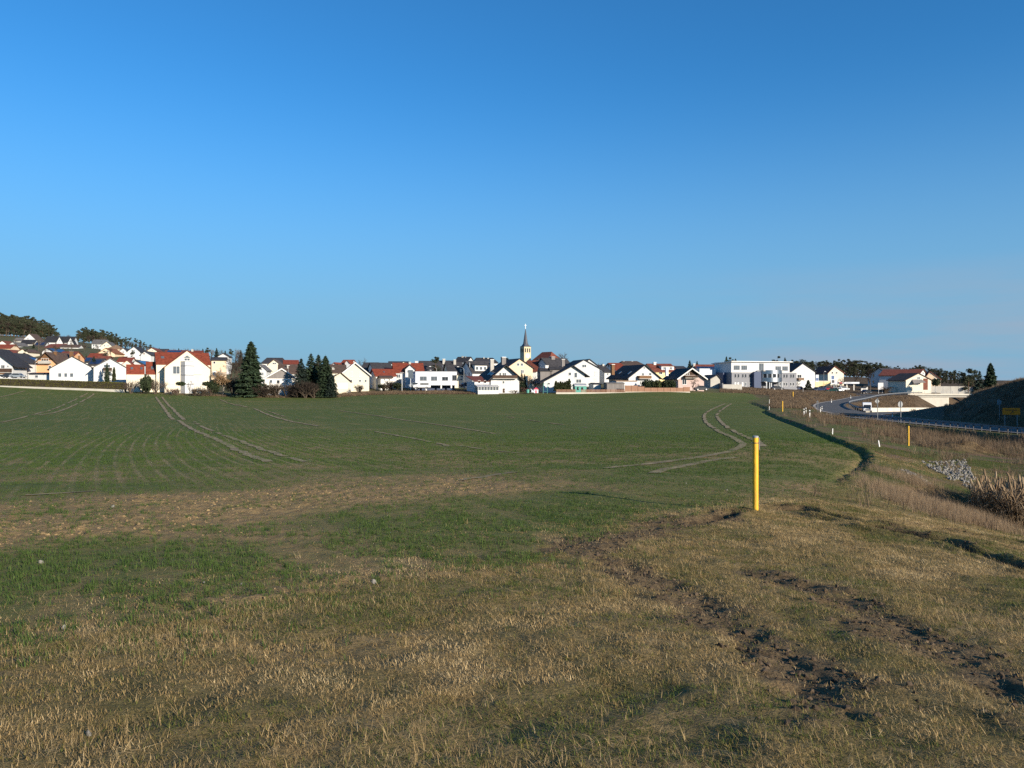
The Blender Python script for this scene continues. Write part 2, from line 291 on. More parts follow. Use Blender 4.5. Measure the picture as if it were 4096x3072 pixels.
def zones(X, Y):
    jx = (fbm(X * 1.3, Y * 1.3, 1, 4) - .5) * np.minimum(1.6, .9 + np.hypot(X, Y) * .03); jy = (fbm(X * 1.3, Y * 1.3, 2, 4) - .5) * np.minimum(1.6, .9 + np.hypot(X, Y) * .03)
    fld = inpoly(X + jx, Y + jy, FIELD).astype(float)
    mud = np.zeros(X.shape); near = Y < 30
    if near.any():
        x = X[near]; y = Y[near]; mm = np.zeros(x.shape)
        for ln, wd in MUD:
            d = pld(x, y, ln)[0]; mm = np.maximum(mm, ss(fbm(x * 2.2, y * 2.2, 4) + (1 - d / wd) * .55, .60, .90))
        for ln, hw, dp in RUTS[:3]:
            d = pld(x, y, ln)[0]; mm = np.maximum(mm, ss(fbm(x * 3, y * 3, 6) + (1 - d / (hw * 1.9)) * .9, .55, .95))
        mud[near] = mm
    mud = np.maximum(mud, ss(np.hypot((X - MOUND[0]) / 2.6, (Y - MOUND[1]) / 1.8), 1.4, .8))
    nb = pld(X, Y, NEARB)[0]
    rr = np.hypot(X, Y + 2)
    band = np.exp(-((nb - 8.0) / 3.2) ** 2) * ss(X, 4.0, -3.0) + .32 * np.exp(-((nb - .4) / .55) ** 2)
    bare = fld * np.clip(band * .7 + (fbm(X * .35, Y * .35, 11) - .5) * 1.1 + .16 - .35 * np.exp(-((nb - 3.2) / 1.8) ** 2), 0, 1) * ss(Y, 60, 20)
    dry = (1 - fld) * ss(Y, 17, 30) * ss(X / np.maximum(Y, 1), -.9, -.7)
    return fld, bare, mud, dry
def H(X, Y, Z=None):
    sh = np.shape(X); X = np.atleast_1d(np.asarray(X, float)); Y = np.atleast_1d(np.asarray(Y, float))
    z = Hraw(X, Y); fld, bare, mud, dry = zones(X, Y) if Z is None else Z
    near = ss(np.hypot(X, Y), 60, 12)
    z = z + (1 - fld) * near * ((fbm(X * .9, Y * .9, 21) - .5) * .07 + (fbm(X * 3.4, Y * 3.4, 22) - .5) * .075)
    z = z + fld * near * ((fbm(X * .5, Y * .5, 23) - .5) * .08 + bare * (np.abs(fbm(X * 2.6, Y * 2.6, 24) - .5) * .16 + (fbm(X * 6.5, Y * 6.5, 25, 2) - .5) * .11))
    z = z + mud * ((fbm(X * 5, Y * 5, 26) - .5) * .055 + (fbm(X * 13, Y * 13, 27, 2) - .5) * .05)
    k = Y < 40
    if k.any():
        x = X[k]; y = Y[k]; q = np.zeros(x.shape)
        for ln, hw, dp in RUTS:
            d = pld(x, y, ln)[0]; m = fbm(x * 1.5, y * 1.5, 31); q -= dp * (.35 + 1.3 * m) * np.exp(-(d / hw) ** 2); q += dp * .5 * np.exp(-((d - hw * 1.7) / (hw * .7)) ** 2) * m
        z[k] += q
    return z.reshape(sh) if sh else float(z[0])
def hz(x, y): return float(H(np.array([float(x)]), np.array([float(y)]))[0])
def hz0(x, y): return float(Hraw(np.array([float(x)]), np.array([float(y)]))[0])

th = np.concatenate([np.linspace(R(-80), R(-38), 24)[:-1], np.arange(R(-38), R(38), .0026), np.linspace(R(38), R(80), 24)[1:]])
rr = [3.]
while rr[-1] < 9000:
    r = rr[-1]; rr.append(r * (1 + (.03 if r < 10 else .0042 if r < 150 else .009 if r < 800 else .09)))
rr = np.array(rr)
GX = np.outer(rr, np.sin(th)); GY = np.outer(rr, np.cos(th)) - 8
ZN = zones(GX.ravel(), GY.ravel()); GZ = H(GX.ravel(), GY.ravel(), ZN)
nr, nc = GX.shape
idx = np.arange(nr * nc).reshape(nr, nc)
quads = np.stack([idx[:-1, :-1], idx[:-1, 1:], idx[1:, 1:], idx[1:, :-1]], -1).reshape(-1, 4)[:, ::-1]
me = bpy.data.meshes.new('ground'); me.vertices.add(nr * nc); me.vertices.foreach_set('co', np.stack([GX.ravel(), GY.ravel(), GZ], 1).astype(np.float32).ravel())
me.loops.add(quads.size); me.loops.foreach_set('vertex_index', quads.astype(np.int32).ravel())
me.polygons.add(len(quads)); me.polygons.foreach_set('loop_start', np.arange(0, quads.size, 4, dtype=np.int32)); me.polygons.foreach_set('loop_total', np.full(len(quads), 4, np.int32))
me.polygons.foreach_set('use_smooth', np.ones(len(quads), bool)); me.update(calc_edges=True)
nbd, _, _, _ = pld(GX.ravel(), GY.ravel(), NEARB)
rows = ZN[0] * ss(nbd, 10, 22) * ss(np.hypot(GX, GY).ravel(), 110, 55) * ss((GX / np.maximum(GY, 1)).ravel(), .05, -.3)
wet_shade = np.zeros(nr * nc); kk = GY.ravel() < 22  # rut cores: wet mud, plus shade from the banks put into the colour
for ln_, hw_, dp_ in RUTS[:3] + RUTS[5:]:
    wet_shade[kk] = np.maximum(wet_shade[kk], ss(pld(GX.ravel()[kk], GY.ravel()[kk], ln_)[0] + (fbm(GX.ravel()[kk] * 4, GY.ravel()[kk] * 4, 61) - .5) * .3, hw_ * 1.25, hw_ * .7))
for nm, a in (('wet_shade_rut', wet_shade), ('bank', ss(GX.ravel(), 64, 76) * ss(GY.ravel(), 70, 95)), ('field', ZN[0]), ('bare', ZN[1]), ('mud', ZN[2]), ('dry', ZN[3]), ('rows', rows), ('far', ss(GY.ravel(), 205, 240) * ss((GX / np.maximum(GY, 1)).ravel(), .36, .30)), ('midfield', ZN[0] * ss(GY.ravel(), 24, 66))):
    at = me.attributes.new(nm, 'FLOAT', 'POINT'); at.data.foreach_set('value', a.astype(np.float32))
def ground_material():
    m = bpy.data.materials.new('ground_cover'); m.use_nodes = True; nt = m.node_tree; N = nt.nodes; L = nt.links; b = N['Principled BSDF']
    b.inputs['Roughness'].default_value = .95; b.inputs['Specular IOR Level'].default_value = .1
    geo = N.new('ShaderNodeNewGeometry'); pos = geo.outputs['Position']
    def noise(s, d=4, r=.55, st=None):
        n = N.new('ShaderNodeTexNoise'); n.inputs['Scale'].default_value = s; n.inputs['Detail'].default_value = d; n.inputs['Roughness'].default_value = r
        if st:
            mp = N.new('ShaderNodeMapping'); mp.inputs['Scale'].default_value = st; mp.inputs['Rotation'].default_value = (0, 0, R(-20)); L.new(pos, mp.inputs['Vector']); L.new(mp.outputs['Vector'], n.inputs['Vector'])
        else: L.new(pos, n.inputs['Vector'])
        return n.outputs['Fac']
    def rng_(v, a, b_, c=0., d=1.):
        n = N.new('ShaderNodeMapRange'); n.inputs['From Min'].default_value = a; n.inputs['From Max'].default_value = b_; n.inputs['To Min'].default_value = c; n.inputs['To Max'].default_value = d; L.new(v, n.inputs['Value']); return n.outputs['Result']
    def mix(f, a, c):
        n = N.new('ShaderNodeMix'); n.data_type = 'RGBA'
        for s, k in ((f, 0), (a, 6), (c, 7)):
            if isinstance(s, tuple): n.inputs[k].default_value = (*s, 1)
            elif isinstance(s, (int, float)): n.inputs[k].default_value = s
            else: L.new(s, n.inputs[k])
        return n.outputs[2]
    def mth(op, a, c):
        n = N.new('ShaderNodeMath'); n.operation = op; n.use_clamp = True
        for k, s in enumerate((a, c)):
            if isinstance(s, (int, float)): n.inputs[k].default_value = s
            else: L.new(s, n.inputs[k])
        return n.outputs[0]
    def att(nm): n = N.new('ShaderNodeAttribute'); n.attribute_name = nm; return n.outputs['Fac']
    n_big = noise(.045, 3); n_med = noise(.6, 4); n_fine = noise(6, 5, .65); n_vf = noise(34, 5, .7)
    soil = mix(rng_(n_fine, .3, .7), (.17, .117, .056), (.31, .214, .104))
    green = mix(rng_(n_vf, .3, .7), (.046, .075, .015), (.090, .126, .028))
    # drill rows
    sep = N.new('ShaderNodeSeparateXYZ'); L.new(pos, sep.inputs[0])
    def lin(cx, cy):
        a = N.new('ShaderNodeMath'); a.operation = 'MULTIPLY'; L.new(sep.outputs[0], a.inputs[0]); a.inputs[1].default_value = cx
        c = N.new('ShaderNodeMath'); c.operation = 'MULTIPLY_ADD'; L.new(sep.outputs[1], c.inputs[0]); c.inputs[1].default_value = cy; L.new(a.outputs[0], c.inputs[2]); return c.outputs[0]
    # share of green leaf over soil: thinner on bare strips, thicker in the hollows
    dens = mth('SUBTRACT', mth('ADD', rng_(n_fine, .35, .68, 0, .55), mth('ADD', rng_(noise(.11, 4, .6, (1, 2.4, 1)), .36, .64, .12, .5), rng_(noise(.022, 4, .6, (1, 2.0, 1)), .40, .60, .0, .38))), mth('MULTIPLY', att('bare'), 1.05))
    dens = mth('ADD', dens, mth('MULTIPLY', att('midfield'), .34))
    cmb = N.new('ShaderNodeCombineXYZ'); L.new(lin(.9 * 2.2, .44 * 2.2), cmb.inputs[0]); L.new(lin(-.44 * .09, .9 * .09), cmb.inputs[1]); stn = N.new('ShaderNodeTexNoise'); stn.inputs['Scale'].default_value = 1; stn.inputs['Detail'].default_value = 3; L.new(cmb.outputs[0], stn.inputs['Vector'])
    dens = mth('SUBTRACT', dens, rng_(stn.outputs['Fac'], .5, .72, 0, .42))   # thin streaks along the drill direction
    fieldc = mix(mth('MULTIPLY', dens, .94), soil, green)
    u = lin(.9, .44); vv = lin(-.44 * .035, .9 * .035); s1_ = N.new('ShaderNodeMath'); s1_.operation = 'SINE'; L.new(vv, s1_.inputs[0])
    wob = N.new('ShaderNodeMath'); wob.operation = 'MULTIPLY_ADD'; L.new(s1_.outputs[0], wob.inputs[0]); wob.inputs[1].default_value = 2.5; L.new(u, wob.inputs[2])
    sn = N.new('ShaderNodeMath'); sn.operation = 'SINE'; mm = N.new('ShaderNodeMath'); mm.operation = 'MULTIPLY'; L.new(wob.outputs[0], mm.inputs[0]); mm.inputs[1].default_value = 2 * math.pi / .62; L.new(mm.outputs[0], sn.inputs[0])
    ln = mth('MULTIPLY', mth('MULTIPLY', rng_(sn.outputs[0], .55, 1.0), att('rows')), rng_(noise(.35, 3), .40, .62, .05, .75))
    fieldc = mix(ln, fieldc, (.27, .205, .11))
    straw = mix(rng_(n_vf, .3, .7), mix(rng_(n_fine, .3, .7), (.105, .073, .033), (.21, .147, .068)), mix(rng_(n_fine, .3, .7), (.23, .158, .072), (.42, .295, .142)))
    verge = mix(rng_(n_med, .38, .62, .1, .65), straw, (.078, .078, .024))
    dryc = mix(rng_(noise(.35, 4), .36, .56), mix(rng_(n_fine, .3, .7), (.095, .062, .040), (.175, .118, .075)), (.080, .092, .026))
    mudc = mix(rng_(n_fine, .3, .7), (.090, .062, .033), (.185, .130, .070))
    c = mix(att('dry'), verge, dryc); c = mix(att('far'), c, mix(rng_(n_med, .4, .6), (.07, .085, .035), (.11, .09, .055)))
    c = mix(att('bank'), c, mix(rng_(n_med, .35, .65), (.055, .040, .026), (.115, .080, .050)))
    c = mix(att('field'), c, fieldc); c = mix(att('mud'), c, mudc); c = mix(att('wet_shade_rut'), c, (.045, .033, .021)); L.new(c, b.inputs['Base Color'])
    bp = N.new('ShaderNodeBump'); bp.inputs['Strength'].default_value = .8; bp.inputs['Distance'].default_value = .06; L.new(n_fine, bp.inputs['Height'])
    b2 = N.new('ShaderNodeBump'); b2.inputs['Strength'].default_value = .9; b2.inputs['Distance'].default_value = .025; L.new(n_vf, b2.inputs['Height']); L.new(bp.outputs['Normal'], b2.inputs['Normal'])
    L.new(b2.outputs['Normal'], b.inputs['Normal']); M['ground'] = m; return m
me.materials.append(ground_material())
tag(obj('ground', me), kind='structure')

# pond water
v = [(PONDC[0] + 6.0 * math.cos(a), PONDC[1] + 4.0 * math.sin(a), CZ - 4.72) for a in np.linspace(0, 2 * math.pi, 40, endpoint=False)]
m = mat('water', (.02, .025, .02), .06, .2, .5, .12, bscale=3); m.node_tree.nodes['Principled BSDF'].inputs['Specular IOR Level'].default_value = .6
tag(obj('pond_water', mesh('pond_water', v, [tuple(range(40))], 'water')), kind='structure')

# ---------------------------------------------------------------- roads
def ribbon(name, pts, hw0, hw1, matn, dz, skip=None):
    pts = np.asarray(pts); t = np.gradient(pts[:, :2], axis=0); t /= np.linalg.norm(t, axis=1)[:, None]; n = np.stack([t[:, 1], -t[:, 0]], 1)
    v = []; f = []
    for i in range(len(pts)):
        for h in (hw0, hw1): v.append((pts[i, 0] + n[i, 0] * h, pts[i, 1] + n[i, 1] * h, pts[i, 2] + dz))
    for i in range(len(pts) - 1):
        if skip and skip(i): continue
        f.append((2 * i, 2 * i + 1, 2 * i + 3, 2 * i + 2))
    return mesh(name, v, f, matn)
def dense(pts, step=1.0):
    pts = np.asarray(pts); s = np.concatenate([[0], np.cumsum(np.linalg.norm(np.diff(pts[:, :2], axis=0), axis=1))]); q = np.arange(0, s[-1], step)
    return np.stack([np.interp(q, s, pts[:, k]) for k in range(pts.shape[1])], 1)
dm = dense(MAIN, 1.5); dr = dense(RAMP, 1.5)
tag(obj('main_road', ribbon('main_road', dm, -4.4, 4.4, 'asphalt', .004)), kind='structure')
ro = tag(obj('ramp_road', ribbon('ramp_road', dr[4:], -3.4, 3.4, 'asphalt', .008)), kind='structure')
tag(obj('village_road', ribbon('village_road', dense(VILL, 2), -3, 3, 'asphalt', .0)), kind='structure')
obj('edge_kerb', ribbon('edge_kerb', dr[6:110], -3.75, -3.2, 'kerb', .03), ro)
for k, (a, b_) in enumerate(((-4.15, -3.95), (3.95, 4.15))):
    mk = obj('edge_line', ribbon('edge_line', dm, a, b_, 'marking', .010)); mk.parent = bpy.data.objects['main_road']
mk = obj('lane_dash', ribbon('lane_dash', dense(MAIN, 1.0)[:110], .1, .42, 'marking', .010, skip=lambda i: i % 3 == 2)); mk.parent = bpy.data.objects['main_road']
# tractor tramlines in the field: pairs of bare wheel tracks
def track(pxs, w=.42, gap=0.0):
    ln = smooth_line(np.array(gl(pxs)), 14); ln = dense(ln, .5 if ln[:, 1].mean() < 60 else 1.0)
    t = np.gradient(ln, axis=0); t /= np.linalg.norm(t, axis=1)[:, None] + 1e-9; n = np.stack([t[:, 1], -t[:, 0]], 1)
    j = (vn(np.arange(len(ln)) * .5, np.zeros(len(ln)), pxs[0][0]) - .5) * .25
    a = ln + n * (j - w / 2)[:, None]; b_ = ln + n * (j + w / 2)[:, None]
    za = H(a[:, 0], a[:, 1]); zb = H(b_[:, 0], b_[:, 1]); v = []; f = []
    lift = .012 + .0003 * ln[:, 1]
    for i in range(len(ln)): v += [(a[i, 0], a[i, 1], za[i] + lift[i]), (b_[i, 0], b_[i, 1], zb[i] + lift[i])]
    g = vn(np.arange(len(ln)) * .22, np.ones(len(ln)), pxs[0][1])
    f = [(2 * i, 2 * i + 1, 2 * i + 3, 2 * i + 2) for i in range(len(ln) - 1) if g[i] > gap]
    return tag(obj('wheel_track', mesh('wheel_track', v, f, 'track')), kind='structure')
mat('track', (.31, .235, .125), .95, .3, 1.2, .3, coords='Object')
for p, w_, g in (
    ([(375, 1576), (340, 1600), (290, 1625), (230, 1648), (150, 1662)], .45, .12), ([(350, 1574), (320, 1590), (260, 1618), (200, 1642), (130, 1660), (0, 1692)], .4, .2),
    ([(100, 1564), (60, 1575), (0, 1590)], .5, .1), ([(623, 1588), (645, 1618), (668, 1650), (694, 1680)], .48, .0), ([(648, 1588), (672, 1618), (705, 1650), (735, 1680)], .48, .0),
    ([(715, 1682), (770, 1718), (840, 1748), (910, 1782), (1000, 1822), (1080, 1850)], .42, .0), ([(775, 1688), (850, 1725), (960, 1765), (1080, 1808), (1220, 1850)], .36, .22),
    ([(880, 1598), (930, 1618), (990, 1630)], .4, .2), ([(902, 1600), (960, 1622), (1010, 1632)], .3, .3), ([(1018, 1635), (1080, 1662), (1160, 1685), (1280, 1706)], .45, .1), ([(1060, 1640), (1120, 1662), (1200, 1680)], .3, .3),
    ([(1360, 1643), (1500, 1663), (1650, 1686), (1800, 1706), (1980, 1736)], .38, .2), ([(1500, 1727), (1600, 1745), (1720, 1768), (1800, 1786)], .36, .1), ([(1820, 1780), (1950, 1800), (2080, 1815)], .3, .4),
    ([(2030, 1668), (2180, 1690), (2350, 1712)], .35, .3), ([(2900, 1616), (2840, 1642), (2818, 1668), (2830, 1695), (2880, 1728), (2945, 1757), (2972, 1778), (2940, 1800), (2860, 1820), (2740, 1840), (2600, 1857), (2420, 1875)], .42, .05),
    ([(2925, 1616), (2880, 1645), (2870, 1668), (2895, 1698), (2960, 1738), (3025, 1765), (3046, 1786), (3020, 1806), (2950, 1828), (2820, 1850), (2660, 1880), (2600, 1895)], .42, .15),
    ([(2140, 1880), (2000, 1902), (1830, 1925)], .3, .35), ([(0, 1985), (150, 1980), (300, 1970), (460, 1960)], .22, .25)):
    track(p, w_, g)
# ---------------------------------------------------------------- buildings
_wc = {}
def window(parent, u, v, w_, h, loc, rz, glassm='pane', frame='frame_white', mull=None, arch=False, name='window'):
    """frame ring with a pane set inside it; local normal is -y"""
    key = (round(w_, 1), round(h, 1), glassm, frame)
    if key not in _wc:
        w2, h2 = max(key[0], .4) / 2, max(key[1], .4); t = .09 if w2 > .4 else .07; b = MB()
        b.box(-w2, -.07, 0, -w2 + t, .02, h2); b.box(w2 - t, -.07, 0, w2, .02, h2); b.box(-w2 + t, -.068, 0, w2 - t, .02, t); b.box(-w2 + t, -.068, h2 - t, w2 - t, .02, h2)
        b.box(-w2 - .06, -.14, -.07, w2 + .06, .02, -.002)
        nm = 0 if w2 < .55 else 1 if w2 < 1.1 else 2
        for k in range(nm):
            x = -w2 + (k + 1) * 2 * w2 / (nm + 1); b.box(x - .04, -.066, t, x + .04, .02, h2 - t)
        p = MB().box(-w2 + t, -.035, t, w2 - t, .02, h2 - t)
        _wc[key] = (b.me('window', frame), p.me('pane', glassm))
    a, p = _wc[key]
    o = obj(name, a, parent, loc, rz); obj('pane', p, o); return o
class House: pass
def house(label, px0, px1, pyb, pye, pya, d, yaw=0, dep=10, wall='white', roof='roof_dark', axis='y', apex=None, eL=None, eR=None, ov=.45, gov=.4, wins=(), balc=(), chim=(), cross=(), sky_=(), solar=(), dorm=(), doors=(), side=None, gablemat=None, name='house', cat='house', group=None, hip=0, barge=None, half=None):
    h = House(); y = R(yaw); cx = (px0 + px1) / 2; X = (cx - 2048) / F * d; k = math.cos(y) - X / d * math.sin(y); s = d / F
    w_ = (px1 - px0) * s / k; hw = w_ / 2; zb = CZ + (1536 - pyb) * s
    root = empty(name, (X, d, zb), y); tag(root, label, cat, group)
    zl = ((pyb - (eL or pye)) * s); zr = ((pyb - (eR or pye)) * s)
    gz = min(hz0(*(Matrix.Rotation(y, 2) @ Vector((a, b)) + Vector((X, d)))) for a in (-hw, hw) for b in (0, dep)) - zb - .4
    gz = max(min(gz, -.5), -9)
    U = lambda px: (px - cx) * s / k
    Zv = lambda py: (pyb - py) * s
    b = MB(); t = .22
    h.root = root; h.s = s; h.k = k; h.U = U; h.Zv = Zv; h.hw = hw; h.dep = dep
    if axis == 'y':
        ax = U(apex) if apex is not None else 0.; hr = (pyb - pya) * s
        prof = [(-hw, gz), (hw, gz), (hw, zr), (ax, hr), (-hw, zl)]
        b.prism(prof, 0, dep); b.obj('wall', wall, root)
        if gablemat:
            g0, zz = gablemat; zq = Zv(zz); q = MB(); q.prism([(-hw + (hw + ax) * (zq - zl) / (hr - zl) + .02, zq), (hw - (hw - ax) * (zq - zr) / (hr - zr) - .02, zq), (ax, hr - .05)], -.05, .03); q.obj('gable_cladding', g0, root)
        sl = (hr - zl) / (hw + ax); sr = (hr - zr) / (hw - ax)
        r = MB(); o1 = ov
        r.add([(ax, -gov, hr), (ax, dep + gov, hr), (-hw - o1, dep + gov, zl - sl * o1), (-hw - o1, -gov, zl - sl * o1)] + [(ax, -gov, hr + t), (ax, dep + gov, hr + t), (-hw - o1, dep + gov, zl - sl * o1 + t), (-hw - o1, -gov, zl - sl * o1 + t)],
              [(0, 1, 2, 3), (7, 6, 5, 4), (0, 3, 7, 4), (1, 5, 6, 2), (3, 2, 6, 7)])
        r.add([(ax, -gov, hr), (ax, dep + gov, hr), (hw + o1, dep + gov, zr - sr * o1), (hw + o1, -gov, zr - sr * o1)] + [(ax, -gov, hr + t), (ax, dep + gov, hr + t), (hw + o1, dep + gov, zr - sr * o1 + t), (hw + o1, -gov, zr - sr * o1 + t)],
              [(3, 2, 1, 0), (4, 5, 6, 7), (4, 7, 3, 0), (2, 6, 5, 1), (7, 6, 2, 3)])
        h.roof = r.obj('roof', roof, root)
        h.plane = {'L': (Vector((-hw - o1, dep + gov, zl - sl * o1 + t)), Vector((0, -1, 0)), Vector((hw + o1 + ax, 0, hr - zl + sl * o1)), dep + 2 * gov),
                   'R': (Vector((hw + o1, -gov, zr - sr * o1 + t)), Vector((0, 1, 0)), Vector((-(hw + o1 - ax), 0, hr - zr + sr * o1)), dep + 2 * gov)}
        h.roofz = lambda u, yy: (hr - (ax - u) * sl if u < ax else hr - (u - ax) * sr)
        if barge:
            q = MB()
            for x1, z1 in ((-hw - o1, zl - sl * o1), (hw + o1, zr - sr * o1)):
                q.add([(ax, -gov - .04, hr - .12), (x1, -gov - .04, z1 - .12), (x1, -gov - .04, z1 + t + .03), (ax, -gov - .04, hr + t + .03), (ax, -gov, hr - .12), (x1, -gov, z1 - .12), (x1, -gov, z1 + t + .03), (ax, -gov, hr + t + .03)],
                      [(0, 1, 2, 3), (7, 6, 5, 4), (0, 4, 5, 1), (3, 2, 6, 7)])
            q.obj('barge_board', barge, root)
    else:
        hr = CZ + (1536 - pya) * (d + dep / 2) / F - zb; zf = zl; zk = zl; my = dep / 2; hp = hip
        prof = [(0, gz), (dep, gz), (dep, zk), (my, hr), (0, zf)]
        if not hp:
            n = 5; v = [(-hw, yy, zz) for yy, zz in prof] + [(hw, yy, zz) for yy, zz in prof]
            b.add(v, [tuple(range(n - 1, -1, -1)), tuple(range(n, 2 * n))] + [(i, (i + 1) % n, n + (i + 1) % n, n + i) for i in range(n)])
        else: b.box(-hw, 0, gz, hw, dep, zf)
        b.obj('wall', wall, root)
        sl = (hr - zf) / my; e = hw + gov; yf = -ov; zfe = zf - sl * ov; r = MB(); rx = e - hp
        r.hexa([(-e, yf, zfe), (e, yf, zfe), (rx, my, hr), (-rx, my, hr)], [(-e, yf, zfe + t), (e, yf, zfe + t), (rx, my, hr + t), (-rx, my, hr + t)])
        r.hexa([(-rx, my, hr), (rx, my, hr), (e, dep + ov, zfe), (-e, dep + ov, zfe)], [(-rx, my, hr + t), (rx, my, hr + t), (e, dep + ov, zfe + t), (-e, dep + ov, zfe + t)])
        if hp:
            for q in (-1, 1): r.add([(q * e, yf, zfe + t), (q * e, dep + ov, zfe + t), (q * rx, my, hr + t)], [(0, 1, 2) if q > 0 else (2, 1, 0)])
        h.roof = r.obj('roof', roof, root)
        h.plane = {'F': (Vector((-e, yf, zfe + t)), Vector((1, 0, 0)), Vector((0, my + ov, hr - zfe)), 2 * e)}
        h.roofz = lambda u, yy: zf + sl * yy
        h.sl = sl; h.zf = zf; h.hr = hr
    if side:      # window grid on a side wall: (face, columns, [heights], w, h)
        for face, cols, hts, ww, wh in side:
            for i in range(cols):
                for v0 in hts:
                    yy = dep * (i + .5) / cols
                    window(root, 0, 0, ww, wh, (-hw, yy, v0) if face == 'L' else (hw, yy, v0), R(-90) if face == 'L' else R(90), 'pane_dark')
    for wi in wins:
        x0, y0, x1, y1 = wi[:4]; g = wi[4] if len(wi) > 4 else 'pane'; fr = wi[5] if len(wi) > 5 else 'frame_white'
        window(root, 0, 0, (x1 - x0) * s / k, (y1 - y0) * s, (U((x0 + x1) / 2), 0, Zv(y1)), 0, g, fr)
    for x0, y0, x1, y1, m_ in doors:
        w2 = (x1 - x0) * s / k / 2; hh = (y1 - y0) * s; o = MB().box(-w2, -.06, 0, w2, .02, hh).obj('door', m_, root, (U((x0 + x1) / 2), 0, Zv(y1)))
        MB().box(w2 * .7, -.10, hh * .45, w2 * .7 + .05, -.055, hh * .45 + .2).obj('handle', 'metal', o)
    for x0, y0, x1, y1, m_ in balc:
        w2 = (x1 - x0) * s / k / 2; hh = (y1 - y0) * s; o = MB().box(-w2, -1.3, -.16, w2, .02, 0).obj('balcony', 'concrete', root, (U((x0 + x1) / 2), 0, Zv(y1)))
        q = MB(); q.box(-w2, -1.3, .02, w2, -1.24, hh); q.box(-w2, -1.24, .02, -w2 + .06, .0, hh); q.box(w2 - .06, -1.24, .02, w2, .0, hh); q.obj('railing', m_, o)
    for c in chim:
        px, pyt, hgt, wd, yf_ = c[:5]; m_ = c[5] if len(c) > 5 else 'concrete'; u = U(px); z = CZ + (1536 - pyt) * (d + yf_) / F - zb
        o = MB().box(u - wd / 2, yf_ - wd / 2, z - hgt - 1, u + wd / 2, yf_ + wd / 2, z).obj('chimney', m_, h.roof)
        MB().box(u - wd / 2 - .08, yf_ - wd / 2 - .08, z + .002, u + wd / 2 + .08, yf_ + wd / 2 + .08, z + .09).obj('chimney_cap', 'metal', root)
    def slab(nm, face, a0, a1, b0, b1, m_, th=.07):
        o_, e_, up, ln = h.plane[face]; n = e_.cross(up).normalized()
        q = [o_ + e_ * (ln * a) + up * bb for a, bb in ((a0, b0), (a1, b0), (a1, b1), (a0, b1))]
        MB().hexa([p + n * .015 for p in q], [p + n * (th + .015) for p in q]).obj(nm, m_, root)
    h.slab = slab
    for face, a0, a1, b0, b1 in sky_: slab('skylight', face, a0, a1, b0, b1, 'pane', .1)
    for face, a0, a1, b0, b1, n_, m_ in solar:
        for i in range(n_):
            for j in range(m_):
                da = (a1 - a0) / n_; db = (b1 - b0) / m_; slab('solar_panel', face, a0 + i * da, a0 + (i + .93) * da, b0 + j * db, b0 + (j + .92) * db, 'solar')
    for x0, x1, yt, ye, proj, m_, rf, wl in cross:   # gabled wing standing out of an eaves-front house
        u0, u1 = U(x0), U(x1); um = (u0 + u1) / 2; ze = Zv(ye); zt = Zv(yt); back = max((zt - h.zf) / h.sl, .5) + .3 if zt < h.hr else dep / 2
        MB().prism([(u0, max(gz, -9)), (u1, max(gz, -9)), (u1, ze), (um, zt), (u0, ze)], -proj, back).obj('gable_wing', m_, root)
        q = MB(); sl_ = (zt - ze) / (um - u0); e_ = .35
        for a in (-1, 1):
            xo = um + a * (um - u0 + e_); zo = ze - sl_ * e_
            pts = [(um, -proj - .35, zt), (um, back, zt), (xo, back, zo), (xo, -proj - .35, zo)]
            tp = [(x, y_, z + .2) for x, y_, z in pts]
            if a > 0: pts = pts[::-1]; tp = tp[::-1]
            q.add(pts + tp, [(0, 1, 2, 3), (7, 6, 5, 4), (0, 4, 5, 1), (1, 5, 6, 2), (2, 6, 7, 3), (3, 7, 4, 0)])
        q.obj('wing_roof', rf, root)
        for x_0, y_0, x_1, y_1, g in wl:
            window(root, 0, 0, (x_1 - x_0) * s / k, (y_1 - y_0) * s, (U((x_0 + x_1) / 2), -proj, Zv(y_1)), 0, g)
    for x0, x1, yb, yt, m_, nw in dorm:          # shed dormer on the front slope
        u0, u1 = U(x0), U(x1); z0, z1 = Zv(yb), Zv(yt); yy = (z0 - h.zf) / h.sl; yb_ = min((z1 - h.zf) / h.sl + .4, dep / 2)
        o = MB().hexa([(u0, yy - .3, z0 - .5), (u1, yy - .3, z0 - .5), (u1, yb_, z0 - .5), (u0, yb_, z0 - .5)], [(u0, yy - .3, z1), (u1, yy - .3, z1), (u1, yb_, z1 + .25), (u0, yb_, z1 + .25)]).obj('dormer', m_, h.roof)
        MB().hexa([(u0 - .3, yy - .7, z1 - .04), (u1 + .3, yy - .7, z1 - .04), (u1 + .3, yb_ + .3, z1 + .3), (u0 - .3, yb_ + .3, z1 + .3)], [(u0 - .3, yy - .7, z1 + .1), (u1 + .3, yy - .7, z1 + .1), (u1 + .3, yb_ + .3, z1 + .45), (u0 - .3, yb_ + .3, z1 + .45)]).obj('dormer_roof', roof, root)
        for i in range(nw):
            uu = u0 + (u1 - u0) * (i + .5) / nw; window(root, 0, 0, min(1.1, (u1 - u0) / nw * .7), (z1 - z0) * .62, (uu, yy - .3, z0 + (z1 - z0) * .15), 0)
    return h
HS = house
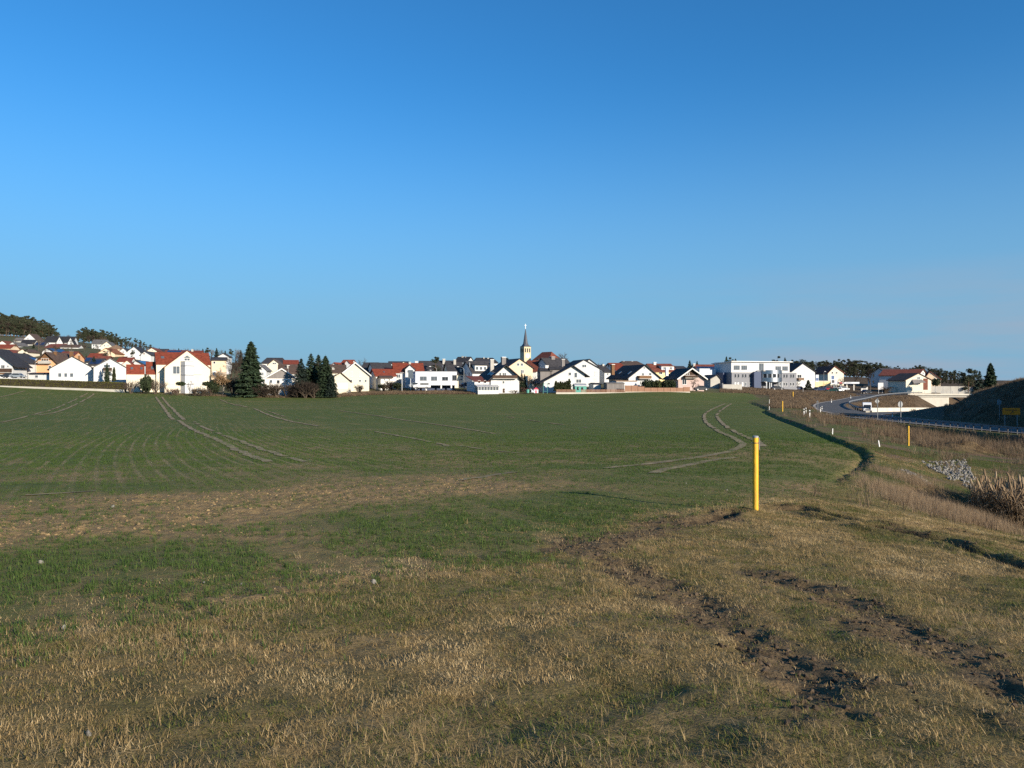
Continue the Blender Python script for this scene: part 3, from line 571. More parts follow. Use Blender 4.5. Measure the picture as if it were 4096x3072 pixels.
# ---- front row, left
HS('white house at the left edge with a black roof and two dark balconies', -112, 50, 1513, 1456, 1396, 232, 8, 9, 'white', 'roof_black', ov=1.4, gov=.9, balc=((-40, 1474, 48, 1489, 'wood_dark'), (-40, 1493, 48, 1497, 'wood')), wins=((4, 1460, 20, 1474, 'pane_dark'), (28, 1461, 36, 1468)))
HS('white house with dark roof, small attic window and orange wooden side balcony', -46, 115, 1496, 1453, 1413, 244, 0, 9, 'white', 'roof_dark', wins=((33, 1427, 50, 1438, 'pane_dark'),), solar=(('R', .62, .95, .15, .6, 2, 2),), side=(('R', 1, (3.6,), 1.4, 1.5),))
a = HS('orange house with brown gable cladding and recessed balcony beside solar roofs', 139, 236, 1498, 1454, 1410, 248, 2, 13, 'orange_wall', 'roof_brown', gov=1.0, ov=.9, gablemat=('wood', 1440), balc=((160, 1444, 206, 1453, 'concrete'),), wins=((165, 1433, 195, 1444, 'pane_dark'), (194, 1462, 206, 1473)), chim=((197, 1406, 1.2, .7, 3.5, 'wood'), (226, 1405, 1.2, .9, 9, 'wood')))
HS('low white garage with flat black roof behind the long hedge', 116, 198, 1516, 1496, 1493, 231, 4, 6, 'white', 'roof_black', axis='x', ov=.5, name='garage', cat='garage', wins=((140, 1500, 153, 1512),))
HS('wide white gabled house with three small ground floor windows behind the hedge', 199, 382, 1519, 1476, 1427, 231, 27, 11, 'white', 'roof_dark', apex=289, wins=((232, 1492, 247, 1509), (256, 1492, 270, 1509), (279, 1492, 294, 1509), (264, 1453, 280, 1472, 'blind_white'), (298, 1453, 315, 1472, 'blind_white')), ov=.7, chim=((312, 1421, 1.2, .6, 6, 'wood'),))
HS('white gabled house with dark central balcony and tall conifer in front', 375, 505, 1526, 1470, 1435, 230, 25, 11, 'white', 'roof_grey', apex=442, ov=.7, balc=((414, 1471, 448, 1484, 'wood_dark'),), wins=((414, 1458, 428, 1471), (428, 1458, 442, 1471), (434, 1490, 449, 1505), (403, 1490, 415, 1505)), doors=((418, 1488, 432, 1512, 'frame_white'),))
# ---- the yellow house with red cross gable
yh = HS('large cream house with red cross gable roof and glazed corner bay', 627, 843, 1572, 1458, 1413, 222, 28, 11, 'cream', 'roof_red', axis='x', ov=.2, gov=.15,
        cross=((656, 832, 1405, 1471, 4.2, 'cream', 'roof_red', ((687, 1466, 715, 1497, 'pane'), (731, 1434, 755, 1445, 'pane'), (676, 1508, 692, 1534, 'blind_white'), (793, 1508, 806, 1534, 'blind_white'), (748, 1552, 760, 1572, 'pane_dark'))),),
        sky_=(('F', .10, .16, .45, .62),), balc=((850, 1483, 866, 1500, 'frame_white'),))
u, Zv = yh.U, yh.Zv
ap, bl, brr = (u(733), -6.1), (u(717), -4.205), (u(770), -4.205)
for nm_, p0_, p1_, m_ in (('bay_face', bl, ap, 'blind'), ('bay_face', ap, brr, 'blind_white')):  # left facet greyer than the right: its shade is put into the material
    for y0, y1 in ((1448, 1463), (1467, 1499), (1503, 1535), (1539, 1573)):
        MB().hexa([(*p0_, Zv(y1)), (*p1_, Zv(y1)), (p1_[0], p1_[1] + .08, Zv(y1)), (p0_[0], p0_[1] + .08, Zv(y1))], [(*p0_, Zv(y0)), (*p1_, Zv(y0)), (p1_[0], p1_[1] + .08, Zv(y0)), (p0_[0], p0_[1] + .08, Zv(y0))]).obj(nm_, m_, yh.root)
for y0, y1 in ((1463, 1467), (1499, 1503), (1535, 1539)):
    q = MB(); q.add([(bl[0], bl[1], Zv(y1) + .01), (ap[0], ap[1] - .06, Zv(y1) + .01), (brr[0], brr[1], Zv(y1) + .01), (bl[0], bl[1], Zv(y0) - .01), (ap[0], ap[1] - .06, Zv(y0) - .01), (brr[0], brr[1], Zv(y0) - .01)], [(0, 1, 4, 3), (1, 2, 5, 4), (3, 4, 5), (2, 1, 0)]); q.obj('bay_band', 'frame_grey', yh.root)
MB().add([(bl[0], bl[1], Zv(1447)), (ap[0], ap[1] - .08, Zv(1447)), (brr[0], brr[1], Zv(1447))], [(0, 1, 2)]).obj('bay_roof', 'metal', yh.root)
MB().box(u(771), -4.35, Zv(1498), u(799), -4.21, Zv(1466)).obj('blind_panel', 'blind', yh.root)
MB().prism([(u(729), Zv(1433)), (u(757), Zv(1433)), (u(743), Zv(1423))], -4.3, -4.19).obj('gable_window', 'pane', yh.root)
for i, (x0, x1, y0, dd) in enumerate(((506, 577, 1461, 218), (586, 637, 1450, 219))):
    HS(('small cream house with steep red roof and two skylights behind bare shrubs', 'narrow cream house with steep red roof and one skylight beside the cross gable')[i], x0, x1, 1564, 1496, y0, dd, 27, 7, 'cream', 'roof_red', axis='x', ov=.15, gov=.1,
       sky_=((('F', .25, .38, .45, .68), ('F', .78, .90, .45, .68)) if i == 0 else (('F', .38, .56, .35, .6),)))
# ---- hillside houses on the left
HS('white house with brown roof and three small dormers high on the hill', 92, 146, 1371, 1360, 1335, 480, 10, 11, 'white', 'roof_brown', wins=((110, 1351, 114, 1357, 'pane_dark'),), solar=())
HS('white twin-gabled house with black roof below the pine wood', 180, 292, 1383, 1368, 1347, 452, 14, 10, 'white', 'roof_black', axis='x', cross=((229, 255, 1348, 1371, 1.5, 'white', 'roof_black', ((240, 1358, 244, 1365, 'pane'), (237, 1374, 240, 1379, 'pane'))), (274, 298, 1351, 1373, 1.5, 'white', 'roof_black', ((285, 1359, 288, 1364, 'pane'), (284, 1372, 290, 1378, 'pane_dark')))), wins=((256, 1369, 268, 1374, 'pane'),))
HS('white house with low grey roof at the wood edge', 56, 92, 1373, 1364, 1352, 505, 12, 9, 'offwhite', 'roof_grey', axis='x')
HS('white gabled house with grey roof on the left hillside', 33, 70, 1398, 1381, 1369, 420, 8, 13, 'white', 'roof_grey', wins=((40, 1386, 46, 1393),))
HS('house with long black roof under the brown-roofed hilltop house', 82, 134, 1386, 1376, 1360, 462, 12, 9, 'offwhite', 'roof_black', axis='x')
HS('white house with slate roof and solar panels in mid hillside', 135, 175, 1400, 1387, 1369, 430, 10, 9, 'white', 'roof_dark', axis='x', solar=(('F', .1, .8, .4, .9, 5, 2),))
HS('house with red roof and white end gable under the twin gables', 178, 236, 1401, 1390, 1377, 410, -8, 10, 'white', 'roof_redbrown', axis='x')
HS('long low white house with brown roof on the hillside terrace', 241, 314, 1401, 1389, 1380, 402, 14, 9, 'white', 'roof_brown', axis='x', wins=((250, 1392, 256, 1397), (270, 1392, 276, 1397)))
HS('white gabled house with solar panels covering its right roof slope', 168, 213, 1418, 1408, 1393, 352, 4, 13, 'white', 'roof_dark', apex=188, solar=(('R', .1, .95, .1, .9, 4, 2),), wins=((190, 1398, 195, 1404),))
HS('cream gabled house with red roof above the left edge balconies', -14, 28, 1422, 1411, 1398, 330, 4, 15, 'cream', 'roof_redbrown', apex=9)
HS('small cream gable with brown roof among dark conifers', 72, 112, 1419, 1408, 1397, 332, 6, 10, 'cream', 'roof_brown')
HS('red tiled house at the left edge of the hillside', -20, 40, 1404, 1393, 1379, 372, 10, 10, 'apricot', 'roof_red', axis='x')
HS('pale gabled cottage at the far left under the wood', -6, 26, 1385, 1375, 1364, 452, 8, 9, 'offwhite', 'roof_redbrown')
HS('white block house with grey roof below the second pine clump', 367, 420, 1398, 1375, 1360, 420, 12, 9, 'white', 'roof_grey', axis='x', wins=((372, 1378, 378, 1386), (381, 1378, 387, 1386), (372, 1389, 378, 1395)))
HS('cream gabled house with two windows below the second pine clump', 403, 448, 1400, 1384, 1367, 400, 14, 11, 'cream', 'roof_grey', apex=428, wins=((416, 1380, 421, 1386), (430, 1380, 435, 1386)))
HS('peach gabled house with orange roof in the mid hillside', 393, 459, 1430, 1413, 1393, 350, 8, 12, 'peach', 'roof_orange', apex=424, wins=((428, 1404, 433, 1410),))
HS('tan hipped roof house on the hillside terrace', 430, 477, 1410, 1395, 1381, 380, 12, 10, 'apricot', 'roof_tan', axis='x', hip=3, wins=((448, 1396, 458, 1403),))
HS('white gabled house half hidden by a round evergreen', 470, 516, 1431, 1410, 1393, 362, 12, 12, 'white', 'roof_dark', apex=494, wins=((490, 1405, 496, 1411),))
HS('white gabled house with black roof above the evergreen', 510, 560, 1434, 1406, 1387, 350, 12, 12, 'white', 'roof_black', apex=537, wins=((534, 1400, 540, 1407),))
HS('tall narrow white gable with one brown attic window', 563, 604, 1452, 1420, 1406, 310, 6, 12, 'white', 'roof_dark', apex=580, wins=((573, 1412, 580, 1418, 'wood'),))
HS('cream gable with red roof edge on the ridge', 590, 627, 1417, 1403, 1392, 370, 10, 10, 'cream', 'roof_redbrown', wins=((608, 1399, 612, 1403),))
HS('house with dark flat-pitched roof left of the solar roof', 624, 664, 1417, 1407, 1397, 382, 12, 9, 'offwhite', 'roof_dark', axis='x')
HS('house with red roof and a row of solar panels behind the cross gable', 660, 742, 1428, 1413, 1402, 342, 16, 9, 'offwhite', 'roof_redbrown', axis='x', solar=(('F', .12, .75, .25, .85, 8, 2),))
HS('red roofed house peeping over the right wing of the cream house', 757, 806, 1428, 1414, 1404, 345, 16, 9, 'offwhite', 'roof_red', axis='x', chim=((766, 1398, 1.2, .9, 3),))
HS('white gabled house with red roof behind the conifer garden', 485, 534, 1482, 1461, 1442, 266, 20, 9, 'cream', 'roof_red')
HS('white gabled house with blue solar roof left of the cream house', 529, 572, 1480, 1459, 1443, 272, 8, 13, 'white', 'roof_dark', apex=543, solar=(('R', .1, .95, .1, .9, 4, 2),))
HS('red roofed house behind the white gabled house with balcony', 470, 522, 1458, 1446, 1432, 290, 14, 9, 'offwhite', 'roof_red', axis='x')
HS('red roofed house in the centre of the left hillside', 352, 402, 1444, 1431, 1415, 322, 12, 9, 'offwhite', 'roof_red', axis='x')
HS('dark red roofed house above the solar roof', 380, 425, 1458, 1446, 1426, 292, 10, 9, 'wood_dark', 'roof_redbrown', axis='x')
HS('low house with solar roof behind the wide white gable', 318, 354, 1460, 1449, 1432, 283, 12, 9, 'offwhite', 'roof_dark', axis='x', solar=(('F', .08, .9, .2, .9, 4, 2),))
HS('low house with blue solar roof beside a green conifer', 354, 402, 1474, 1460, 1436, 266, 12, 9, 'offwhite', 'roof_dark', axis='x', solar=(('F', .1, .85, .15, .8, 5, 2),))
HS('house with brick red roof behind the orange house', 228, 284, 1448, 1432, 1408, 262, 8, 11, 'orange_wall', 'roof_redbrown', axis='x', solar=(('F', .6, .9, .3, .7, 2, 2),))
HS('tan house with flat dark roof right of the cream house', 846, 905, 1506, 1441, 1431, 258, 20, 8, 'apricot', 'roof_dark', axis='x', wins=((853, 1446, 862, 1455, 'pane_dark'),))
HS('white half-timbered gable above the tan house', 872, 914, 1436, 1426, 1415, 312, 12, 9, 'white', 'roof_dark', apex=894)
# ---- between spruce and church
HS('old house with grey boarded gable and whitewashed wall among bushes', 1059, 1187, 1580, 1514, 1476, 210, 20, 10, 'offwhite', 'roof_grey', apex=1126, gablemat=('greywood', 1514), ov=.7, gov=.5, barge='frame_white', wins=((1078, 1519, 1090, 1532), (1106, 1519, 1120, 1534, 'pane_dark'), (1140, 1519, 1152, 1532)))
HS('white gabled house right behind the tall spruce', 1024, 1066, 1510, 1480, 1459, 236, 10, 10, 'white', 'roof_grey', apex=1042, wins=((1036, 1489, 1042, 1501), (1048, 1489, 1055, 1501)))
HS('cream gabled house with brown roof and flower window box', 1073, 1122, 1490, 1458, 1439, 272, 10, 10, 'cream', 'roof_brown', apex=1097, wins=((1090, 1450, 1105, 1457, 'pane_dark'),))
HS('broad dark roofed house behind the cream gable', 1047, 1145, 1470, 1453, 1433, 302, 14, 11, 'offwhite', 'roof_dark', axis='x', hip=2)
HS('house with bright red roof and grey left gable', 1137, 1193, 1470, 1458, 1442, 292, 18, 9, 'white', 'roof_red', axis='x')
HS('house with wide brown roof behind the boarded gable', 1118, 1194, 1512, 1493, 1460, 242, 18, 11, 'offwhite', 'roof_brown', axis='x', sky_=(('F', .3, .34, .5, .62),), chim=((1152, 1462, .9, .5, 3),))
HS('house with brown roof between spruces and cream gable', 1322, 1384, 1512, 1490, 1461, 246, 16, 11, 'cream', 'roof_brown', axis='x', chim=((1334, 1470, 1, .8, 2),))
HS('small white gable with red roof seen over the brown roof', 1326, 1349, 1468, 1461, 1451, 322, -14, 8, 'white', 'roof_red')
HS('red roofed house with white end gable on the skyline', 1360, 1398, 1470, 1462, 1441, 314, -12, 8, 'white', 'roof_red', axis='x', cross=((1382, 1400, 1441, 1452, .5, 'white', 'roof_red', ()),))
kh = HS('cream gabled house with steep brown roof and two tall attic windows', 1364, 1477, 1549, 1498, 1452, 226, 15, 12, 'cream', 'roof_brown', apex=1421, ov=.6, gov=.7, barge='offwhite', wins=((1401, 1487, 1410, 1507, 'blind'), (1435, 1487, 1443, 1507, 'blind'), (1401, 1518, 1409, 1529), (1459, 1518, 1467, 1529), (1435, 1518, 1445, 1528)))
HS('small cream garage with gabled brown roof and white door', 1338, 1404, 1556, 1520, 1492, 220, 15, 7, 'cream', 'roof_brown', apex=1364, eL=1507, eR=1526, ov=.35, gov=.5, name='garage', cat='garage', doors=((1348, 1532, 1390, 1556, 'frame_white'),))
HS('dark roofed house right of the cream gabled house', 1440, 1492, 1512, 1489, 1452, 252, -6, 11, 'white', 'roof_dark', axis='x')
HS('grey roofed barn-like house behind the low red roof', 1497, 1572, 1518, 1483, 1453, 247, 24, 10, 'offwhite', 'roof_dark', axis='x')
HS('low house with red roof and pale left gable', 1504, 1582, 1530, 1503, 1478, 236, 24, 8, 'offwhite', 'roof_red', axis='x', sky_=(('F', .46, .52, .45, .6),))
HS('lean-to cottage with small brown roof before the low red house', 1523, 1568, 1530, 1512, 1505, 231, 20, 4, 'offwhite', 'roof_brown', axis='x', wins=((1535, 1516, 1542, 1522), (1554, 1516, 1561, 1522)))
HS('white house with red roof and glazed gabled dormer wing', 1578, 1694, 1546, 1489, 1454, 241, 12, 11, 'white', 'roof_red', axis='x', cross=((1620, 1657, 1461, 1478, 1.6, 'white', 'roof_dark', ((1627, 1481, 1640, 1492, 'pane'), (1642, 1483, 1652, 1505, 'blind'))),), chim=((1644, 1449, .8, .7, 5), (1672, 1445, 1.2, 1.0, 6, 'metal')), wins=((1586, 1497, 1602, 1512), (1586, 1518, 1602, 1532)))
fo = HS('white flat roofed office box raised on short pillars', 1662, 1828, 1541, 1489, 1488.4, 223, 12, 14, 'pale_blue', 'roof_metal', axis='x', ov=.02, gov=.02, name='office_building', cat='office', wins=((1680, 1506, 1707, 1522, 'pane', 'frame_grey'), (1724, 1506, 1749, 1522, 'pane', 'frame_grey'), (1768, 1507, 1793, 1522, 'pane_dark', 'frame_grey'), (1810, 1501, 1827, 1521, 'pane_dark', 'frame_dark')))
for o in list(fo.root.children):
    if o.name.startswith('wall'):
        o.data = MB().box(-fo.hw, 0, 0, fo.hw, fo.dep, fo.Zv(1489)).me('wall', 'pale_blue')
for px in (1664, 1705, 1765, 1806): MB().box(fo.U(px) - .2, .05, -2, fo.U(px) + .2, .45, -.004).obj('pillar', 'offwhite', fo.root)
MB().box(-fo.hw + .3, 2.5, -2.5, fo.hw - .3, fo.dep - .5, -.004).obj('basement', 'navy', fo.root)
HS('long dark roofed house behind the white office box', 1690, 1788, 1512, 1489, 1446, 262, 14, 13, 'offwhite', 'roof_dark', axis='x', sky_=(('F', .82, .86, .45, .58),), chim=((1784, 1436, 1.8, .9, 5),))
HS('dark roofed house with pale yellow wall beside the white office', 1796, 1856, 1532, 1496, 1451, 241, 14, 12, 'cream', 'roof_dark', axis='x', wins=((1842, 1502, 1853, 1511), (1836, 1514, 1850, 1521, 'pane_dark')), chim=((1829, 1440, 2.2, .8, 5), (1845, 1477, 1, .5, 1)))
HS('small dark roofed house on the skyline left of the church', 1820, 1868, 1460, 1447, 1429, 332, -16, 9, 'white', 'roof_black', axis='x', chim=((1838, 1425, 1, .7, 4), (1850, 1426, .6, .4, 4)))
HS('low roofs house on the skyline above the red roof', 1556, 1634, 1462, 1455, 1447, 330, 8, 9, 'white', 'roof_dark', axis='x', cross=((1604, 1628, 1447, 1455, .5, 'cream', 'roof_dark', ()),))
HS('dark roofed house between pine and skyline house', 1755, 1818, 1470, 1462, 1444, 295, 10, 9, 'offwhite', 'roof_dark', axis='x')
HS('white house with shaded left gable and long shed dormer', 1890, 1990, 1536, 1490, 1447, 238, 26, 10, 'white', 'roof_dark', axis='x', dorm=((1902, 1950, 1484, 1461, 'offwhite', 3),), side=(('L', 2, (2.2, 5.2), .9, 1.5),))
HS('dark roofed house on the skyline with two small chimneys', 1900, 1990, 1462, 1451, 1433, 304, 10, 10, 'offwhite', 'roof_dark', axis='x', hip=1.5, chim=((1958, 1432, .8, .6, 4), (1941, 1430, .7, .4, 4)))
# ---- centre
m1 = HS('white gabled house with wooden balcony, black roof and garden conservatory', 1964, 2077, 1572, 1511, 1462, 209, 18, 13, 'white', 'roof_black', apex=2019, ov=1.1, gov=1.3, balc=((1966, 1501, 2064, 1513, 'wood_dark'),), wins=((1997, 1490, 2005, 1502), (2010, 1490, 2025, 1502), (1973, 1520, 1988, 1535, 'blind_white'), (2010, 1523, 2018, 1535), (2043, 1520, 2058, 1535, 'blind_white'), (2043, 1554, 2058, 1567, 'blind_white')), doors=((2011, 1554, 2019, 1571, 'wood_dark'),), sky_=(('L', .55, .60, .35, .55), ('L', .68, .73, .35, .55), ('L', .80, .85, .3, .5)), chim=((1992, 1440, 3.2, 1.0, 6),))
u, Zv = m1.U, m1.Zv
MB().hexa([(u(1902), .6, -2), (u(1964), .6, -2), (u(1964), 9, -2), (u(1902), 9, -2)], [(u(1902), .6, Zv(1526)), (u(1964), .6, Zv(1526)), (u(1964), 9, Zv(1526)), (u(1902), 9, Zv(1526))]).obj('side_wing', 'white', m1.root)
MB().hexa([(u(1898), .2, Zv(1526)), (u(1964), .2, Zv(1526)), (u(1964), 9.2, Zv(1505)), (u(1898), 9.2, Zv(1505))], [(u(1898), .2, Zv(1524)), (u(1964), .2, Zv(1524)), (u(1964), 9.2, Zv(1503)), (u(1898), 9.2, Zv(1503))]).obj('wing_roof', 'roof_redbrown', m1.root)
for x in (1920, 1944): window(m1.root, 0, 0, .7, .75, (u(x), .6, Zv(1533)), 0, 'pane_dark')
q = MB()
for x in np.linspace(1904, 1984, 8): q.box(u(x) - .06, -2.6, -1.5, u(x) + .06, -2.48, Zv(1547)); q.box(u(x) - .05, -2.48, Zv(1547) - .1, u(x) + .05, .58, Zv(1547))
q.box(u(1902), -2.62, Zv(1562), u(1986), -2.46, Zv(1562) + .12); q.obj('conservatory_frame', 'frame_white', m1.root)
MB().box(u(1905), -2.55, -1.5, u(1983), -2.5, Zv(1562)).obj('conservatory_base', 'white', m1.root)
MB().box(u(1905), -2.55, Zv(1562) + .13, u(1983), -2.52, Zv(1548)).obj('conservatory_glass', 'pane', m1.root)
MB().hexa([(u(1900), -2.8, Zv(1547)), (u(1988), -2.8, Zv(1547)), (u(1988), .58, Zv(1538)), (u(1900), .58, Zv(1538))], [(u(1900), -2.8, Zv(1546)), (u(1988), -2.8, Zv(1546)), (u(1988), .58, Zv(1537)), (u(1900), .58, Zv(1537))]).obj('conservatory_roof', 'blind', m1.root)
HS('peach gabled house with black roof below the church tower', 2027, 2131, 1566, 1472, 1436, 233, 20, 14, 'peach', 'roof_black', apex=2079, ov=.5, wins=((2067, 1452, 2078, 1464), (2082, 1452, 2093, 1464), (2082, 1479, 2096, 1493)), chim=((2044, 1430, 2.6, 1.3, 7, 'greywood'),))
HS('white house with red brown roof below the church nave', 2103, 2145, 1502, 1484, 1444, 257, -12, 10, 'offwhite', 'roof_redbrown', axis='x')
HS('narrow white gable with black roof right of the tower', 2132, 2162, 1484, 1457, 1437, 292, -18, 9, 'white', 'roof_black', apex=2151, wins=((2151, 1448, 2154, 1454),))
HS('grey roofed house with blue shaded gable and wide chimney', 2206, 2300, 1536, 1480, 1435, 257, 36, 10, 'white', 'roof_dark', axis='x', ov=.5, gov=.5, chim=((2245, 1428, 1.6, 1.5, 5, 'greywood'), (2288, 1438, 1.6, .7, 5)), side=(('L', 2, (4.4,), .9, 1.3),))
n1 = HS('white house with asymmetrical black roof and two dark dormers', 2176, 2339, 1563, 1497, 1464, 213, 12, 13, 'white', 'roof_black', apex=2290, eL=1526, eR=1497, ov=1.3, gov=.9, wins=((2274, 1489, 2285, 1502), (2297, 1489, 2309, 1511), (2244, 1518, 2256, 1533, 'blind'), (2274, 1521, 2285, 1533), (2304, 1517, 2326, 1532), (2191, 1530, 2200, 1539)), chim=((2219, 1463, 2.2, .9, 9, 'offwhite'), (2287, 1438, 2.5, .9, 9, 'greywood')), sky_=(('L', .55, .60, .4, .5),))
for px, py, ww in ((2192, 1484, 2.2), (2234, 1478, 2.6)):
    x, z, yy = n1.U(px), n1.Zv(py), 5.5
    MB().box(x - ww / 2, yy - 1.2, z - 3.4, x + ww, yy + 1.2, z).obj('dormer', 'greywood', n1.root)
    MB().hexa([(x - ww / 2 - .3, yy - 1.5, z + .002), (x + ww + .3, yy - 1.5, z + .002), (x + ww + .3, yy + 1.5, z + .002), (x - ww / 2 - .3, yy + 1.5, z + .002)], [(x - ww / 2, yy - .2, z + .9), (x + ww + .3, yy - .2, z + .9), (x + ww + .3, yy + .2, z + .9), (x - ww / 2, yy + .2, z + .9)]).obj('dormer_roof', 'roof_black', n1.root)
HS('tall white gabled house with corner bay windows behind the dormered house', 2278, 2398, 1546, 1474, 1440, 247, 12, 12, 'white', 'roof_black', apex=2337, ov=.6, wins=((2328, 1458, 2346, 1470), (2378, 1484, 2391, 1502, 'blind'), (2377, 1512, 2390, 1530, 'blind')))
HS('white gable peeping out behind the tall white house', 2312, 2404, 1540, 1473, 1438, 264, 12, 10, 'white', 'roof_black', apex=2358)
HS('small dark roofed house with blue shaded gable and white front', 2418, 2442, 1518, 1488, 1462, 262, 26, 9, 'white', 'roof_dark', axis='x', wins=((2428, 1493, 2434, 1501, 'pane_dark'),), chim=((2437, 1458, 1.2, .7, 4),))
HS('red roofed house with grey shaded left gable', 2464, 2510, 1514, 1481, 1454, 276, 24, 10, 'offwhite', 'roof_red', axis='x', side=(('L', 1, (4.2,), .9, 1.1),))
HS('broad grey brown roofed house on the skyline', 2486, 2576, 1470, 1460, 1446, 332, 8, 10, 'offwhite', 'roof_brown', axis='x', hip=2, chim=((2508, 1445, 1, .6, 5), (2542, 1445, 1, .6, 5)))
HS('white gabled house with brown wooden balcony and large black roof', 2515, 2637, 1541, 1510, 1461, 214, 20, 12, 'white', 'roof_black', apex=2578, ov=.7, gov=.6, balc=((2549, 1503, 2597, 1514, 'wood'),), wins=((2574, 1468, 2580, 1476), (2542, 1491, 2553, 1502, 'blind'), (2567, 1491, 2576, 1503), (2595, 1491, 2606, 1502), (2536, 1521, 2547, 1531), (2567, 1523, 2576, 1533)), sky_=(('L', .3, .35, .35, .5), ('L', .75, .8, .3, .5)), chim=((2511, 1459, 2.0, .9, 9, 'wood'),))
HS('house with red roof, wide shed dormer and pale yellow wall', 2616, 2708, 1510, 1486, 1457, 267, 14, 11, 'yellow_wall', 'roof_redbrown', axis='x', dorm=((2650, 2700, 1480, 1464, 'offwhite', 2),), wins=((2636, 1489, 2650, 1498, 'pane_dark'),), chim=((2642, 1450, 1.4, .9, 5, 'offwhite'),))
HS('low grey roof on the skyline between red dormer house and pink house', 2708, 2744, 1480, 1474, 1466, 322, 6, 9, 'offwhite', 'roof_dark', axis='x')
HS('pink house with dark timber gable, balcony and bare tree in front', 2713, 2816, 1548, 1512, 1475, 217, 10, 10, 'pink_wall', 'roof_black', apex=2764, ov=.7, gov=1.0, gablemat=('wood_dark', 1500), barge='offwhite', balc=((2735, 1502, 2784, 1511, 'wood_dark'),), wins=((2729, 1519, 2746, 1538, 'pane_dark'), (2742, 1491, 2758, 1502)), chim=((2704, 1471, 1.4, .8, 7, 'offwhite'),))
HS('yellow house with large solar roof left of the grey office', 2800, 2878, 1522, 1488, 1460, 292, 10, 12, 'yellow_wall', 'roof_redbrown', axis='x', ov=.6, solar=(('F', .04, .97, .05, .72, 9, 3),), wins=((2826, 1491, 2838, 1502), (2847, 1493, 2857, 1503)), chim=((2797, 1456, 1.4, .8, 5),))
HS('small dark gable beside the long office wall', 2842, 2880, 1532, 1515, 1501, 240, 14, 7, 'concrete', 'roof_black', apex=2868)
# ---- grey and white office block with the shiny drum
d = 272; s = d / F; yw = R(18); ob = House(); pxc = (2929 + 3188) / 2; X = (pxc - 2048) / F * d; k = math.cos(yw) - X / d * math.sin(yw)
ob.root = tag(empty('office_building', (X, d, CZ + (1536 - 1557) * s), yw), 'three storey white and grey office block with shiny metal drum', 'office')
u = lambda px: (px - pxc) * s / k
Zv = lambda py: (1557 - py) * s
dp = 12; MB().box(u(2929), 0, -3, u(3188), dp, Zv(1490)).obj('lower_storeys', 'grey_wall', ob.root)
MB().box(u(2933), .9, Zv(1490) + .003, u(3166), dp - .5, Zv(1448)).obj('top_storey', 'white', ob.root)
MB().hexa([(u(2928), .0, Zv(1448)), (u(3172), .0, Zv(1448)), (u(3172), dp + 1, Zv(1454)), (u(2928), dp + 1, Zv(1454))], [(u(2928), .0, Zv(1445)), (u(3172), .0, Zv(1445)), (u(3172), dp + 1, Zv(1451)), (u(2928), dp + 1, Zv(1451))]).obj('roof', 'offwhite', ob.root)
MB().box(u(2926), -.06, Zv(1490) + .003, u(3190), .3, Zv(1488.5)).obj('ledge', 'offwhite', ob.root)
for x0, x1, y0, y1 in ((2942, 2966, 1462, 1480), (2972, 2995, 1462, 1480), (3108, 3131, 1464, 1482), (3136, 3159, 1464, 1482), (3042, 3061, 1453, 1481)):
    window(ob.root, 0, 0, (x1 - x0) * s / k, (y1 - y0) * s, (u((x0 + x1) / 2), .9, Zv(y1)), 0, 'pane', 'frame_grey')
for x in (2943, 2955, 2972, 2983, 2999, 3137, 3148, 3165, 3175):
    window(ob.root, 0, 0, 6.5 * s / k, 15 * s, (u(x), 0, Zv(1511)), 0, 'pane_dark', 'frame_grey')
for x, g in ((2943, 'blind_white'), (2954, 'blind_white'), (2971, 'blind_white'), (2983, 'pane'), (3001, 'pane'), (3112, 'pane_dark'), (3120, 'pane_dark'), (3137, 'pane_dark'), (3147, 'pane_dark'), (3164, 'pane_dark'), (3175, 'pane_dark')):
    window(ob.root, 0, 0, 7 * s / k, 14 * s, (u(x), 0, Zv(1544)), 0, g, 'frame_white')
# curved recess wall and the drum
def arc(r, z0, z1, cx, cy, a0, a1, n, th, mname, nm):
    q = MB()
    for i in range(n):
        A, B = a0 + (a1 - a0) * i / n, a0 + (a1 - a0) * (i + 1) / n
        pt = lambda a, rr_, z: (cx + math.cos(a) * rr_, cy + math.sin(a) * rr_, z)
        q.hexa([pt(A, r - th, z0), pt(A, r, z0), pt(B, r, z0), pt(B, r - th, z0)], [pt(A, r - th, z1), pt(A, r, z1), pt(B, r, z1), pt(B, r - th, z1)])
    return q.obj(nm, mname, ob.root, smooth=False)
cx, cy, rd = u(3077), .6, 45 * s / k
arc(rd, Zv(1496), Zv(1481), cx, cy, math.pi, 2 * math.pi, 36, .3, 'steel_shine', 'drum_band')
arc(rd, Zv(1528), Zv(1511), cx, cy, math.pi, 2 * math.pi, 36, .3, 'steel_shine', 'drum_band')
arc(rd - .15, Zv(1511) + .004, Zv(1496) - .004, cx, cy, math.pi, 2 * math.pi, 24, .2, 'pane_dark', 'drum_glazing')
for i in range(9):
    a = math.pi + math.pi * (i + .5) / 9; MB().box(-.22, -.1, 0, .22, .1, 15 * s - .01).obj('drum_mullion', 'metal', ob.root, (cx + math.cos(a) * (rd - .1), cy + math.sin(a) * (rd - .1), Zv(1511) + .005), a + math.pi / 2)
MB().box(cx - rd + .4, .0 - rd * .55, Zv(1481) - .4, cx + rd - .4, .0, Zv(1481) - .05).obj('drum_deck', 'concrete', ob.root)
MB().box(cx - rd + .5, -rd * .6, Zv(1527) + .01, cx + rd - .5, -.02, Zv(1526)).obj('drum_floor', 'concrete', ob.root)
for px in (3045, 3057, 3064, 3094, 3106): MB().tube((u(px), -rd * .62, -3), (u(px), -rd * .62, Zv(1527)), .22, .22, 10).obj('column', 'metal', ob.root)
